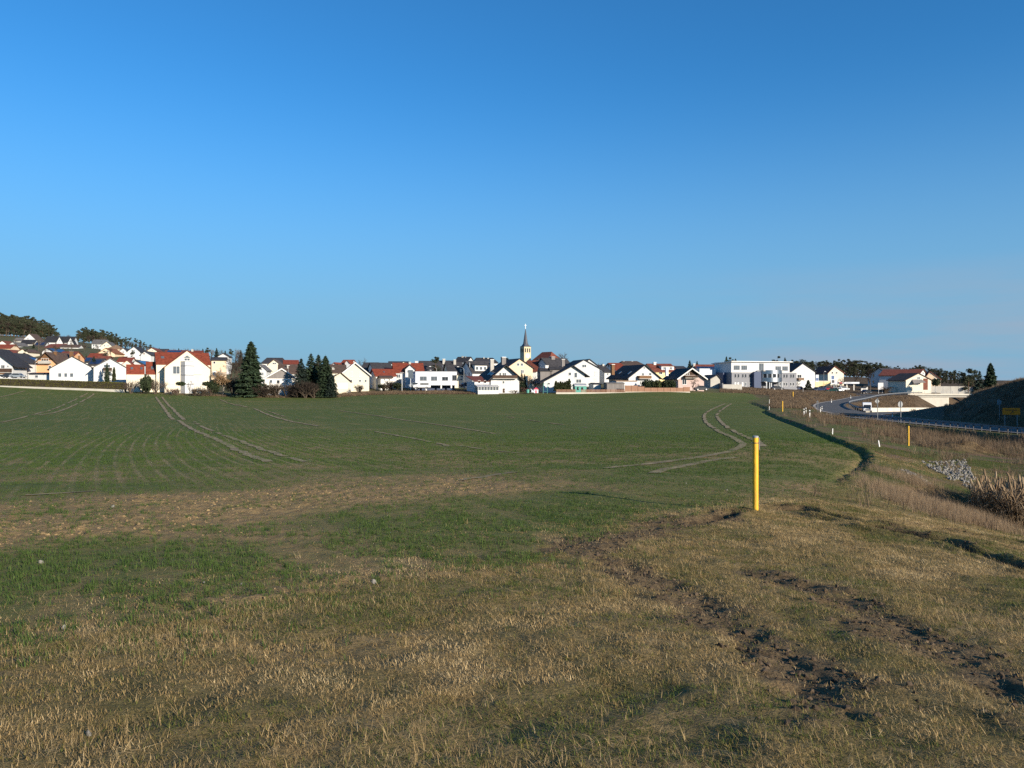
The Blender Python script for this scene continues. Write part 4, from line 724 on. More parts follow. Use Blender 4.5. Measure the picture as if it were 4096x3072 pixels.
MB().box(u(3064), -.05, -.5, u(3092), .02, Zv(1530)).obj('entrance', 'pane_dark', ob.root)
MB().prism([(u(3006), -2), (u(3034), -2), (u(3034), Zv(1487)), (u(3012), Zv(1487)), (u(3006), Zv(1492))], -1.6, -.01).obj('curved_wing', 'navy', ob.root)
MB().box(u(2929) - 1.2, 3.5, -3, u(2929) - .003, dp - 1, Zv(1490)).obj('side_annex', 'navy', ob.root)
MB().box(u(2929) - 8, dp - 4, -3, u(2929) - 1.205, dp + 6, Zv(1474)).obj('rear_annex', 'pale_blue', ob.root)
tag(MB().box(0, 0, -2.5, 6.5, .35, 1.9).obj('garden_wall', 'concrete', None, P(2890, 1562, 236), R(10)), 'pale concrete wall in front of the grey office', 'wall')
p = P(2889, 1562, 236); q_ = P(2822, 1562, 262)
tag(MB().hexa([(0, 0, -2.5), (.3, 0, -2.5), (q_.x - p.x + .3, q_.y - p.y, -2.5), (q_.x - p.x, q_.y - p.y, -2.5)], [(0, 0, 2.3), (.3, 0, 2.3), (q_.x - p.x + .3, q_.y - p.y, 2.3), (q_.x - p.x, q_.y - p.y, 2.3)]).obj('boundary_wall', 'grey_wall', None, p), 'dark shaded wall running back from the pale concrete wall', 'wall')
# ---- right of the office
q1 = HS('white gabled house with recessed loggia and sign board behind the office', 3167, 3260, 1558, 1487, 1454, 286, 15, 12, 'white', 'roof_black', apex=3211, wins=((3197, 1474, 3205, 1486, 'blind'), (3219, 1474, 3227, 1486, 'blind'), (3189, 1498, 3206, 1512, 'pane_dark')), balc=((3187, 1512, 3206, 1520, 'wood'),))
o = MB().box(q1.U(3216), -.2, q1.Zv(1521), q1.U(3254), -.05, q1.Zv(1508)).obj('sign_board', 'frame_white', q1.root)
for zz in (1511.5, 1516.5): MB().box(q1.U(3222), -.215, q1.Zv(zz + 1), q1.U(3250), -.203, q1.Zv(zz - 1)).obj('lettering', 'blind', o)
HS('cream gabled house with dark red roof in front of the pine wood', 3312, 3375, 1530, 1492, 1466, 330, 12, 11, 'cream', 'roof_redbrown', apex=3338, wins=((3326, 1488, 3333, 1495, 'pane_dark'), (3343, 1488, 3350, 1495, 'pane_dark')))
HS('low cream yellow building behind the parked cars', 3261, 3322, 1556, 1526, 1524, 305, 10, 8, 'yellow_wall', 'concrete_light', axis='x', ov=.1, name='workshop', cat='building')
HS('house with plum grey roof, blue shaded gable and white corner', 3562, 3640, 1556, 1500, 1475, 332, 28, 11, 'white', 'roof_dark', axis='x', side=(('L', 2, (2.5, 5.2), .9, 1.3),))
HS('house with long dark red roof and small white gable', 3672, 3708, 1536, 1502, 1478, 320, 48, 15, 'white', 'roof_redbrown', apex=3691, wins=((3690, 1488, 3694, 1496, 'pane_dark'),))
s1 = HS('beige gabled house with grey awning and brick red strip', 3624, 3725, 1549, 1520, 1494, 292, 12, 10, 'cream', 'roof_brown', apex=3674, ov=.7, wins=((3668, 1508, 3681, 1517), (3661, 1534, 3674, 1541)))
MB().hexa([(s1.U(3642), -1.8, s1.Zv(1535)), (s1.U(3690), -1.8, s1.Zv(1530)), (s1.U(3686), 0, s1.Zv(1520)), (s1.U(3648), 0, s1.Zv(1523))], [(s1.U(3642), -1.8, s1.Zv(1534)), (s1.U(3690), -1.8, s1.Zv(1529)), (s1.U(3686), 0, s1.Zv(1517)), (s1.U(3648), 0, s1.Zv(1518))]).obj('awning', 'greywood', s1.root)
MB().box(s1.U(3693), -.06, -1, s1.U(3711), .02, s1.Zv(1514)).obj('brick_strip', 'roof_redbrown', s1.root)
HS('apricot gabled house with red roof behind a round bush', 3697, 3762, 1545, 1517, 1487, 322, -14, 11, 'apricot', 'roof_redbrown', apex=3719, wins=((3736, 1510, 3742, 1518), (3722, 1492, 3725, 1497)))
HS('small cream kiosk with curved roof beside the ramp guardrail', 3581, 3612, 1574, 1551, 1548, 296, 12, 4, 'cream', 'concrete_light', axis='x', ov=.1, name='kiosk', cat='kiosk')
# ---- church
d = 385; s = d / F; tr = tag(empty('church_tower', P(2102, 1460, d), R(30)), 'cream church tower with slate spire and white cross', 'church tower')
tw = 43 * s / (math.cos(R(30)) + math.sin(R(30))) ; z1 = (1460 - 1387) * s; hwid = tw / 2
MB().box(-hwid, -hwid, -6, hwid, hwid, z1).obj('tower_wall', 'tower_cream', tr)
q = MB(); prof = [(1.10, 0), (.97, .02), (.80, .06), (.62, .16), (.50, .32), (.36, .52), (.2, .76), (.015, 1.0)]; hs_ = (1387 - 1313) * s; N8 = 8
for (ra, za), (rb, zb_) in zip(prof[:-1], prof[1:]):
    v = []
    for r_, z_ in ((ra, za), (rb, zb_)):
        t8 = min(1, z_ / .16)
        for i in range(8):
            a = math.pi / 8 + i * math.pi / 4; x, y_ = math.cos(a), math.sin(a); m_ = max(abs(x), abs(y_)); sqx, sqy = x / m_ if abs(x) == m_ else math.copysign(1, x), y_ / m_ if abs(y_) == m_ else math.copysign(1, y_)
            v.append(((sqx * (1 - t8) + x * t8) * r_ * hwid, (sqy * (1 - t8) + y_ * t8) * r_ * hwid, z1 + z_ * hs_))
    q.add(v, [(i, (i + 1) % 8, 8 + (i + 1) % 8, 8 + i) for i in range(8)])
q.add([(a * 1.1 * hwid, b_ * 1.1 * hwid, z1 - .01) for a, b_ in ((-1, -1), (1, -1), (1, 1), (-1, 1))], [(3, 2, 1, 0)])
mat('slate', (.070, .074, .092), .5, .12, 1.5, .3); q.obj('spire', 'slate', tr)
zc = z1 + hs_; c = MB(); c.box(-.12, -.08, zc - .3, .12, .08, zc + 2.2); c.box(-.5, -.078, zc + 1.35, -.122, .078, zc + 1.62); c.box(.122, -.078, zc + 1.35, .5, .078, zc + 1.62); c.obj('cross', 'post_white', tr, rz=R(-25))
for rot in (0, -90):
    for i in (-1, 0, 1):
        o = MB().box(-.32, -.06, 0, .32, .02, 2.0).obj('belfry_opening', 'pane_dark', tr, Matrix.Rotation(R(rot), 3, 'Z') @ Vector((i * 1.25, -hwid, z1 - 2.9)), R(rot))
n = 24; q = MB(); q.add([(math.cos(2 * math.pi * i / n) * 1.2, -hwid - .06, math.sin(2 * math.pi * i / n) * 1.2) for i in range(n)] + [(math.cos(2 * math.pi * i / n) * 1.2, -hwid + .02, math.sin(2 * math.pi * i / n) * 1.2) for i in range(n)], [tuple(range(n))] + [(i, n + i, n + (i + 1) % n, (i + 1) % n) for i in range(n)])
o = q.obj('clock_face', 'white', tr, (0, 0, z1 - 4.6)); c = MB().box(-.05, -hwid - .1, -.1, .05, -hwid - .065, .85); c.box(.052, -hwid - .1, -.08, .6, -hwid - .065, .02); c.obj('clock_hands', 'frame_dark', o)
ch = HS('church nave with steep dark red roof and polygonal apse end', 2122, 2196, 1500, 1446, 1410, 372, -50, 9.5, 'cream', 'roof_redbrown', axis='x', hip=3.6, ov=.3, gov=.3, name='church_nave', cat='church')
# ---------------------------------------------------------------- vegetation
def tri_mesh(name, P3, matn):      # P3: (n,3,3)
    n = len(P3); me = bpy.data.meshes.new(name); me.vertices.add(n * 3); me.vertices.foreach_set('co', P3.astype(np.float32).ravel())
    me.loops.add(n * 3); me.loops.foreach_set('vertex_index', np.arange(n * 3, dtype=np.int32)); me.polygons.add(n)
    me.polygons.foreach_set('loop_start', np.arange(0, n * 3, 3, dtype=np.int32)); me.polygons.foreach_set('loop_total', np.full(n, 3, np.int32)); me.update(calc_edges=True)
    me.materials.append(M[matn]); return me
def leaves(c, size, r, aniso=None):
    """random triangles of given size at centres c"""
    n = len(c); a = r.normal(size=(n, 3)); a /= np.linalg.norm(a, axis=1)[:, None]; b = r.normal(size=(n, 3)); b -= (a * b).sum(1)[:, None] * a; b /= np.linalg.norm(b, axis=1)[:, None] + 1e-9
    if aniso is not None: a = aniso
    s = (size * r.uniform(.6, 1.4, n))[:, None] if np.ndim(size) == 0 else size[:, None]
    return np.stack([c - a * s, c + a * s, c + b * s * .9], 1)
def trunk_mesh(h, r0, m, lean=0):
    return MB().tube((0, 0, -.6), (lean * .4, 0, h * .5), r0, r0 * .65, 7).tube((lean * .4, 0, h * .5), (lean, 0, h), r0 * .65, r0 * .12, 6).me('trunk', m)
def spruce(seed, h=16, rad=3.3, m='needle', dens=1.0):
    r = np.random.default_rng(seed); T = []
    nl = int(h * 2.4)
    for i in range(nl):
        f = (i + .5) / nl; z = h * (.05 + .93 * f); rl = rad * (1 - f) ** .68 * (.72 + .5 * r.random()) + .12
        nb = max(4, int((6 + 5 * (1 - f)) * dens)); a0 = r.random() * 6.28
        for j in range(nb):
            a = a0 + 6.283 * j / nb + r.normal() * .15; L_ = rl * r.uniform(.7, 1.15); n = max(3, int(L_ * 7 * dens)); t = np.sqrt(r.random(n)) ; droop = -.28 * L_ * t ** 1.5 + .12 * L_ * t ** 4
            wv = (1 - t * .7) * .28 * L_ * r.normal(size=n) * .6
            cxx = np.cos(a) * L_ * t - np.sin(a) * wv; cyy = np.sin(a) * L_ * t + np.cos(a) * wv; czz = z + droop + r.normal(size=n) * .08
            c = np.stack([cxx, cyy, czz], 1); s = .26 + .20 * r.random(n)
            d = np.stack([np.cos(a) + r.normal(size=n) * .4, np.sin(a) + r.normal(size=n) * .4, -.35 + r.normal(size=n) * .25], 1); d /= np.linalg.norm(d, axis=1)[:, None]
            side = np.stack([-np.sin(a) + r.normal(size=n) * .5, np.cos(a) + r.normal(size=n) * .5, r.normal(size=n) * .6], 1); side /= np.linalg.norm(side, axis=1)[:, None]
            T.append(np.stack([c - d * s[:, None] * .7 + side * s[:, None] * .7, c - d * s[:, None] * .7 - side * s[:, None] * .7, c + d * s[:, None] * 1.2], 1))
    T.append(np.array([[[-.12, 0, h * .9], [.12, 0, h * .9], [0, 0, h * 1.03]]]))
    return trunk_mesh(h * .95, .02 * h, 'bark'), tri_mesh('crown', np.concatenate(T), m), h
def pine(seed, h=15, lo=.32):
    r = np.random.default_rng(seed); T = []; nb = 17 if lo > .2 else 24
    for i in range(nb):
        z = h * r.uniform(lo, .96); q = (1 - abs(z / h - .66) * (1.3 if lo > .2 else .9)); lw = lo < .2; c0 = np.array([r.normal() * (1.8 if lw else 1.3) * q, r.normal() * (1.8 if lw else 1.3) * q, z]); rx = r.uniform(1.1, 2.0) * max(q, .5) * (1.3 if lw else 1); n = 170
        p = r.normal(size=(n, 3)); p /= np.linalg.norm(p, axis=1)[:, None]; p *= (r.random(n) ** .4)[:, None]
        T.append(leaves(c0 + p * np.array([rx, rx, rx * .7]), .34 if lw else .26, r))
    tm = MB().tube((0, 0, -.6), (.2, .1, h * .55), .2, .15, 6).tube((.2, .1, h * .55), (.1, 0, h * .93), .15, .04, 5)
    for i in range(4): a = r.random() * 6.28; z = h * r.uniform(.45, .7); tm.tube((.15, .05, z), (math.cos(a) * 1.8, math.sin(a) * 1.8, z + 1.4), .07, .03, 4)
    return tm.me('trunk', 'bark_pine'), tri_mesh('crown', np.concatenate(T), 'pine'), h
def broad(seed, h=10, spread=.36, m='twig', twigw=.035, leaf=None, nleaf=0, trunkm='bark', stem=.22, levels=4, multi=1):
    """bare broadleaf tree: limbs as tubes (trunk), fine twigs (crown)"""
    r = np.random.default_rng(seed); tb = MB(); tw = []; tips = []
    def grow(p, d, L_, rad, lv):
        e = p + d * L_; 
        if lv <= 1: tb.tube(p, e, rad, rad * .62, 5, cap=False)
        else:
            q = np.cross(d, r.normal(size=3)); q /= np.linalg.norm(q) + 1e-9; wv = max(rad, twigw * .6); tw.append([p - q * wv, p + q * wv, e]); q2 = np.cross(d, q); tw.append([p - q2 * wv, p + q2 * wv, e])
        if lv >= levels: tips.append(e); return
        for k in range(4 if lv < 2 else 5):
            nd = d + r.normal(size=3) * spread * (1.25 if lv else 1.0) + np.array([0, 0, .12]); nd /= np.linalg.norm(nd); t = r.uniform(.45, 1.0)
            grow(p + d * L_ * t, nd, L_ * r.uniform(.55, .78), rad * .55, lv + 1)
    for k in range(multi):
        d0 = np.array([r.normal() * .35 * (multi > 1), r.normal() * .35 * (multi > 1), 1.]); d0 /= np.linalg.norm(d0)
        grow(np.array([0, 0, -.3 if multi == 1 else -.2]), d0, h * (stem + .15), h * .016 + .03, 0)
    T = [np.array(tw)]
    if leaf:
        tp = np.array(tips); c = tp[r.integers(0, len(tp), nleaf)] + r.normal(size=(nleaf, 3)) * h * .035; T2 = leaves(c, .16, r)
    top = max(t[2] for t in tips)
    cm = tri_mesh('crown', np.concatenate(T), m)
    lm = tri_mesh('leaves', T2, leaf) if leaf else None
    return tb.me('trunk', trunkm), cm, top, lm
def blob(seed, m='bushgreen', n=1400, size=.13, shape=(1, 1, 1), power=.35, core=True):
    r = np.random.default_rng(seed); p = r.normal(size=(n, 3)); p /= np.linalg.norm(p, axis=1)[:, None]; p *= (r.random(n) ** power)[:, None]
    w = 1 + .22 * np.sin(p[:, :1] * 5 + seed) * np.cos(p[:, 1:2] * 4 + 1); p = p * w; p[:, 2] = p[:, 2] * .5 + .5; p *= np.array(shape)
    return tri_mesh('crown', leaves(p, size, r), m)
def column(seed, m='thuja', n=1500, h=3., rad=.5, size=.13, pw=.55):
    r = np.random.default_rng(seed); z = r.random(n) ** 1.15; rr_ = rad * np.minimum(1, (1.02 - z) ** pw * 1.1) * (r.random(n) ** .3) * (1 + .15 * np.sin(z * 17 + seed)); a = r.random(n) * 6.283
    c = np.stack([np.cos(a) * rr_, np.sin(a) * rr_, z * h], 1); return tri_mesh('crown', leaves(c, size, r), m)
PROTO = {}
for i in range(3): PROTO['spruce%d' % i] = spruce(10 + i, 16, 3.2 + .3 * i, 'needle' if i != 1 else 'needle_blue')
PROTO['spruce_fine'] = spruce(40, 16, 3.6, 'needle', 1.9)
for i in range(4): PROTO['pine%d' % i] = pine(20 + i)
for i in range(3): PROTO['pinelow%d' % i] = pine(25 + i, 15, .06)
for i in range(3): PROTO['bare%d' % i] = broad(30 + i, 10, .36 + .03 * i, 'twig')
PROTO['baredark'] = broad(36, 10, .42, 'twig_dark')
PROTO['wide'] = broad(37, 9, .5, 'twig', .04, trunkm='bark')
PROTO['tanleaf'] = broad(38, 8, .42, 'twig', .035, 'leaf_tan', 2600, 'bark_pale', stem=.2)
PROTO['shrub0'] = broad(50, 3, .4, 'twig', .018, multi=7, levels=3, stem=.3); PROTO['shrub1'] = broad(51, 3, .45, 'twig_dark', .02, multi=9, levels=3, stem=.3)
PROTO['shrub2'] = broad(52, 3, .4, 'twig_red', .018, multi=7, levels=3, stem=.25); PROTO['shrubgrey'] = broad(53, 3, .38, 'twig', .02, multi=10, levels=3, stem=.3)
STEM = MB().tube((0, 0, -.4), (0, 0, 1.6), .07, .05, 6).me('stem', 'bark')
_tk = []
def plant(kind, px, pyt, d, label, cat='tree', name=None, group=None, width=None, pyb=None, rz=None, xy=None):
    x, y = xy if xy else XY(px, d); z = hz0(x, y) - .05 if pyb is None else CZ + (1536 - pyb) * d / F
    tr_, cr_, h = PROTO[kind][:3]; top = CZ + (1536 - pyt) * d / F; sz = max((top - z) / h, .05); sxy = sz if width is None else width
    o = empty(name or ('conifer' if kind.startswith('spruce') else 'pine_tree' if kind.startswith('pine') else 'shrub' if kind.startswith('shrub') else 'bare_tree'), (x, y, z), rz if rz is not None else random.random() * 6.28); o.scale = (sxy, sxy, sz)
    tag(o, label, cat, group); obj('trunk', tr_, o); cc = obj('crown', cr_, o)
    if len(PROTO[kind]) > 3 and PROTO[kind][3]: obj('leaves', PROTO[kind][3], cc)
    return o
def bush(me_, px, pyb, d, sx, sy, sz, label, cat='bush', name='evergreen_bush', group=None, stem=True):
    x, y = XY(px, d); z = CZ + (1536 - pyb) * d / F; o = empty(name, (x, y, z), random.random() * 6.28); tag(o, label, cat, group); c = obj('crown', me_, o); c.scale = (sx, sy, sz); obj('stem', STEM, o); return o
BL = [blob(60 + i) for i in range(3)]; BLT = blob(66, 'thuja'); COL = [column(70 + i) for i in range(3)]; CONE = column(75, 'bushgreen', 1800, 3, .9, .14, .8)
# ---- hedge on its low wall, left
ha, hb = Vector(XY(-60, 226)), Vector(XY(503, 216.5)); dv = (hb - ha); ln = dv.length; ang = math.atan2(dv.y, dv.x)
za, zb2 = CZ + (1536 - 1540) * 226 / F, CZ + (1536 - 1559) * 216.5 / F
hr_ = tag(empty('hedge', (ha.x, ha.y, za), ang), 'long clipped olive hedge along the left field edge', 'hedge'); sl = (zb2 - za) / ln; tilt = -math.atan(sl); hr_.rotation_euler = (0, tilt, ang)
r = np.random.default_rng(80); n = 15000; c = np.stack([r.random(n) * ln, (r.random(n) - .5) * 1.1, r.random(n) * 2.0], 1); face = r.integers(0, 3, n); c[face == 0, 1] = -.55 + r.normal(size=(face == 0).sum()) * .04; c[face == 1, 2] = 1.98 + r.normal(size=(face == 1).sum()) * .05
q = MB().box(0, -.48, 0, ln, .48, 1.9); q.obj('branches', 'twig_dark', hr_); obj('foliage', tri_mesh('foliage', leaves(c, .10, r), 'hedge'), hr_)
q = MB(); v = []
za1, zb1 = za - .5, zb2 - 1.05
q.hexa([(0, -.9, za1 - za - 2), (ln, -.9, zb1 - za - 2), (ln, -.5, zb1 - za - 2), (0, -.5, za1 - za - 2)], [(0, -.9, -.02), (ln, -.9, zb2 - za + .02), (ln, -.5, zb2 - za + .02), (0, -.5, -.02)])
wl = q.obj('low_wall', 'concrete_light', None, (ha.x, ha.y, za), ang); tag(wl, 'low whitish wall at the foot of the long hedge', 'wall')
# ---- conifers and garden trees
for kd, px, pt, d, wd, lb in (('spruce_fine', 1004, 1362, 206, 1.12, 'tallest dark spruce standing alone left of the boarded gable'), ('spruce1', 1204, 1432, 205, .78, 'dark spruce at the left of the spruce group'),
    ('spruce0', 1244, 1411, 208, .86, 'highest spruce of the group beside the boarded gable'), ('spruce2', 1274, 1416, 211, .74, 'slender spruce in the middle of the spruce group'), ('spruce_fine', 1302, 1421, 204, .80, 'spruce at the right of the group with branches to the ground'),
    ('spruce1', 1326, 1490, 202, .55, 'short dark spruce at the right foot of the spruce group'), ('spruce_fine', 3962, 1449, 268, 1.02, 'broad dark spruce above the road embankment'),
    ('spruce0', 428, 1450, 224, .40, 'dark conifer before the white gabled house with balcony'), ('spruce2', 2087, 1490, 219, .30, 'small dark spruce right of the conservatory house'), ('spruce0', 2098, 1494, 221, .28, 'second small dark spruce below the peach gable')):
    plant(kd, px, pt, d, lb, width=wd)
for i, (kd, px, pt, d, lb) in enumerate((('pine0', 1742, 1426, 258, 'dark pine rising behind the white office box'), ('pine1', 3874, 1474, 300, 'dark round pine left of the broad spruce'), ('pine2', 3892, 1476, 306, 'dark pine clump beside the broad spruce'), ('spruce1', 3918, 1482, 300, 'pointed dark conifer beside the broad spruce'),
    ('pine3', 3855, 1486, 330, 'small pine at the left of the dark clump'), ('spruce0', 2906, 1424, 400, 'pointed spruce behind the left end of the office roof'), ('pine1', 2922, 1429, 405, 'bushy pine behind the left end of the office roof'), ('spruce2', 2942, 1433, 410, 'small spruce behind the office roof'),
    ('pine2', 3110, 1422, 400, 'broad topped pine above the office roof'), ('spruce1', 3140, 1429, 400, 'small spruce above the right end of the office roof'), ('spruce2', 2759, 1440, 390, 'dark conifer on the skyline above the pink house'), ('spruce1', 2788, 1443, 395, 'second dark conifer above the yellow solar house'),
    ('pine3', 2853, 1455, 400, 'low pine above the solar roof'), ('pine0', 102, 1396, 318, 'dark evergreen beside the small cream gable'), ('spruce2', 134, 1372, 400, 'dark conifer below the brown roofed hill house'), ('pine1', 530, 1401, 330, 'round evergreen before the hillside white gables'),
    ('pine2', 420, 1402, 318, 'round evergreen before the peach hillside house'), ('spruce0', 345, 1420, 300, 'dark conifer above the wide white gable'), ('spruce1', 376, 1424, 268, 'blue green conifer beside the solar roof'), ('pine3', 2020, 1430, 320, 'small dark pine top left of the church'))):
    plant(kd, px, pt, d, lb)
for i, (kd, px, pt, d, lb, wd) in enumerate((('tanleaf', 893, 1488, 211, 'small tree with pale trunk and withered tan leaves', None), ('baredark', 955, 1398, 246, 'tall bare tree left of the tallest spruce', None), ('baredark', 925, 1430, 228, 'bare dark tree behind the tan leaved tree', None),
    ('bare0', 2260, 1405, 345, 'bare tree crown right of the church nave', None), ('bare1', 1452, 1428, 330, 'bare tree on the skyline over the cream gable', None), ('bare2', 1298, 1424, 214, 'bare pale tree among the spruces', None), ('wide', 2772, 1502, 211, 'spreading bare fruit tree before the pink house', .62),
    ('bare1', 757, 1510, 210, 'bare young tree before the corner bay', .34), ('bare2', 664, 1522, 209, 'bare thin tree at the left corner of the cream house', .4), ('bare0', 2113, 1494, 218, 'bare upright tree before the peach gable', .42), ('bare2', 2128, 1508, 220, 'bare bushy tree right of the peach gable', .5),
    ('bare1', 2148, 1490, 226, 'bare grey tree beside the blue shaded gable', .6), ('bare0', 3192, 1524, 278, 'bare whitish shrub tree before the white loggia house', .6), ('bare2', 3366, 1506, 300, 'bare tree before the cream gable by the canopy', .7), ('baredark', 3480, 1470, 320, 'large brown bare tree at the wood edge', None),
    ('baredark', 3420, 1480, 318, 'brown bare tree behind the white canopy', None), ('baredark', 3300, 1450, 400, 'reddish bare tree standing in the wood', None), ('bare2', 2400, 1448, 320, 'faint bare tree right of the tall white house', None))):
    plant(kd, px, pt, d, lb, width=wd)
for i, (kd, px, pt, d, wd, lb) in enumerate((('shrub0', 524, 1512, 212, 1.5, 'bare shrub at the right end of the hedge'), ('shrub0', 568, 1500, 212, 1.5, 'tall bare shrub before the small red roof'), ('shrub0', 622, 1508, 211, 1.4, 'bare shrub before the narrow red roofed house'), ('shrub2', 686, 1546, 208, 1.2, 'low brown shrub under the corner bay'),
    ('shrub0', 706, 1548, 209, 1.2, 'low bare shrub left of the clipped tree'), ('shrub0', 782, 1545, 209, 1.6, 'bare shrub right of the garden doors'), ('shrubgrey', 806, 1548, 208, 1.5, 'grey shrub at the right corner of the cream house'), ('shrub0', 838, 1545, 209, 1.3, 'bare shrub below the white balcony'),
    ('shrub1', 930, 1500, 214, 2.4, 'dark bare thicket behind the tan leaved tree'), ('shrub1', 968, 1520, 210, 2.4, 'dark bare thicket at the foot of the tallest spruce'), ('shrub1', 1040, 1530, 205, 2.2, 'dark bare thicket right of the tallest spruce'), ('shrub1', 1072, 1548, 204, 1.6, 'low brown thicket before the whitewashed wall'),
    ('shrubgrey', 1108, 1520, 205, 2.6, 'large grey bare shrub before the boarded gable'), ('shrubgrey', 1150, 1522, 204, 2.4, 'second grey bare shrub before the boarded gable'), ('shrub1', 1222, 1514, 202, 2.2, 'brown bare thicket in front of the spruces'), ('shrub1', 1258, 1522, 202, 2.0, 'dark thicket under the middle spruces'),
    ('shrub1', 1190, 1540, 203, 1.8, 'low thicket left of the spruce group'), ('shrub1', 1568, 1516, 222, 2.2, 'dark bare bush beside the garden swing'), ('shrub0', 1540, 1530, 221, 1.6, 'low bare bush before the lean-to cottage'), ('shrub2', 2107, 1545, 210, 1.2, 'reddish bare bush in the garden by the playthings'),
    ('shrub0', 2058, 1556, 206, 1.0, 'small grey bush before the white gabled house'), ('shrub1', 1440, 1534, 218, 1.3, 'small dark bush before the cream gabled house'), ('shrub0', 3540, 1540, 285, 1.8, 'grey shrub before the plum roofed house'))):
    plant(kd, px, pt, d, lb, 'shrub', width=wd)
bush(BL[0], 588, 1566, 211, 1.7, 1.7, 4.2, 'dense dark evergreen shrub between the two small red roofed houses'); bush(BL[1], 724, 1543, 209, 1.25, 1.25, 1.1, 'clipped flat topped dark tree in front of the corner bay', 'tree', 'clipped_tree'); bush(BL[2], 830, 1545, 209, 1.3, 1.3, 1.3, 'second clipped dark tree by the right corner of the cream house', 'tree', 'clipped_tree')
bush(BL[1], 856, 1572, 210, 1.8, 1.5, 3.6, 'dark evergreen bush left of the tan leaved tree'); bush(BL[2], 1590, 1553, 220, 1.6, 1.4, 1.6, 'dark green bush left of the sign mast'); bush(BL[0], 1528, 1552, 221, 1.4, 1.2, 1.0, 'low dark bush at the edge of the brown strip')
bush(COL[0], 456, 1524, 224, 1.1, 1.1, 1.35, 'slim columnar thuja before the white gabled house with balcony', 'tree', 'thuja'); bush(CONE, 3233, 1558, 280, 1.5, 1.5, 1.15, 'dark cone shaped conifer at the white loggia house', 'tree', 'thuja')
for i, (px, sx, m_, lb) in enumerate(((2594, 2.0, BL[0], 'round dark bush at the left behind the brown fence'), (2630, 2.0, BLT, 'round olive bush in the middle behind the brown fence'), (2666, 1.7, BL[1], 'dark bush at the right behind the brown fence'), (2686, 1.2, BL[2], 'narrow dark bush beside the pink house'))): bush(m_, px, 1556, 210, sx, 1.4, 2.4, lb)
bush(BL[0], 3743, 1543, 284, 1.5, 1.5, 2.6, 'round dark bush before the apricot house'); bush(BL[2], 3290, 1556, 300, 1.5, 1.5, 1.2, 'low dark bush beside the lamp post')
for i, px in enumerate((2224, 2233, 2242, 2251, 2260, 2268, 2277)):
    bush(COL[i % 3], px, 1563, 208.5, 1.25, 1.25, (.9, .78, .85, .8, .83, .9, 1.08)[i], 'pointed thuja in the row before the white house with dormers', 'tree', 'thuja', 'row of pointed thujas')
# ---- woods
LF, RF = 'dark pine in the wood on the hill at the left', 'dark pine in the wood behind the canopy and office'
r = np.random.default_rng(91)
def top_l(px): return np.interp(px, [-60, 0, 60, 110, 150, 190, 222, 235, 312, 330, 400, 440, 480, 520, 560, 600, 640], [1238, 1250, 1256, 1262, 1270, 1285, 1305, 1330, 1312, 1305, 1312, 1325, 1340, 1348, 1358, 1372, 1384])
for row, d in ((0, 640), (1, 600), (2, 570)):
    for px in list(np.arange(-45, 232, 9.5)) + list(np.arange(316, 470, 10.5)) + list(np.arange(470, 640, 15)):
        px = px + r.uniform(-4, 4); bare = r.random() < (.42, .22, .12)[2 - row]
        plant('baredark' if bare else ('pinelow%d' % r.integers(0, 3) if row != 0 else 'pine%d' % r.integers(0, 4)), px, top_l(px) + r.uniform(-1, 9) + row * 11 + (5 if bare else 0), d, 'bare tree in the wood on the hill at the left' if bare else LF, group='bare trees of the left hill wood' if bare else 'pines of the left hill wood')
def top_r(px): return np.interp(px, [3160, 3200, 3260, 3340, 3420, 3500, 3540, 3600, 3680, 3740, 3800, 3860], [1440, 1436, 1440, 1436, 1437, 1446, 1458, 1464, 1460, 1468, 1478, 1484])
for row, d in ((0, 560), (1, 520), (3, 470), (4, 440)):
    for px in np.arange(3160 if row < 4 else 3530, 3850, 15.0 if row < 4 else 12.0):
        px = px + r.uniform(-5, 5); bare = r.random() < .2
        plant('baredark' if bare else ('pinelow%d' % r.integers(0, 3) if r.random() < .75 else 'pine%d' % r.integers(0, 4)), px, top_r(px) + r.uniform(-1, 8) + row * 8, d - (40 if px > 3560 else 0), 'brown bare tree in the wood behind the canopy and office' if bare else RF, group='bare trees of the right wood' if bare else 'pines of the right wood')
for i, px in enumerate(np.linspace(240, 312, 8)): plant('bare%d' % (i % 3), px, 1335 + 3 * (i % 3) + i * 1.5, 600, 'faint bare tree in the gap between the two pine woods', group='bare trees in the gap of the woods')
for i, px in enumerate(np.linspace(655, 960, 17)):
    plant(('bare0', 'spruce1', 'bare2', 'spruce0', 'pine1')[i % 5], px + r.uniform(-6, 6), 1388 + r.uniform(-4, 12) + (px - 655) * .02, 430 + r.uniform(-30, 40), ('bare' if i % 5 in (0, 2) else 'dark evergreen') + ' tree in the far row behind the cream house', group='far row behind the cream house, ' + ('bare' if i % 5 in (0, 2) else 'evergreen'))
for i in range(26):
    px = r.uniform(0, 640); d = r.uniform(285, 470); x, y = XY(px, d); g = hz0(x, y); py = 1536 - (g - CZ) * F / d
    plant('baredark' if i % 3 else 'bare0', px, py - r.uniform(4, 7) * F / d, d, 'bare garden tree between the hillside houses', group='bare garden trees on the hillside')
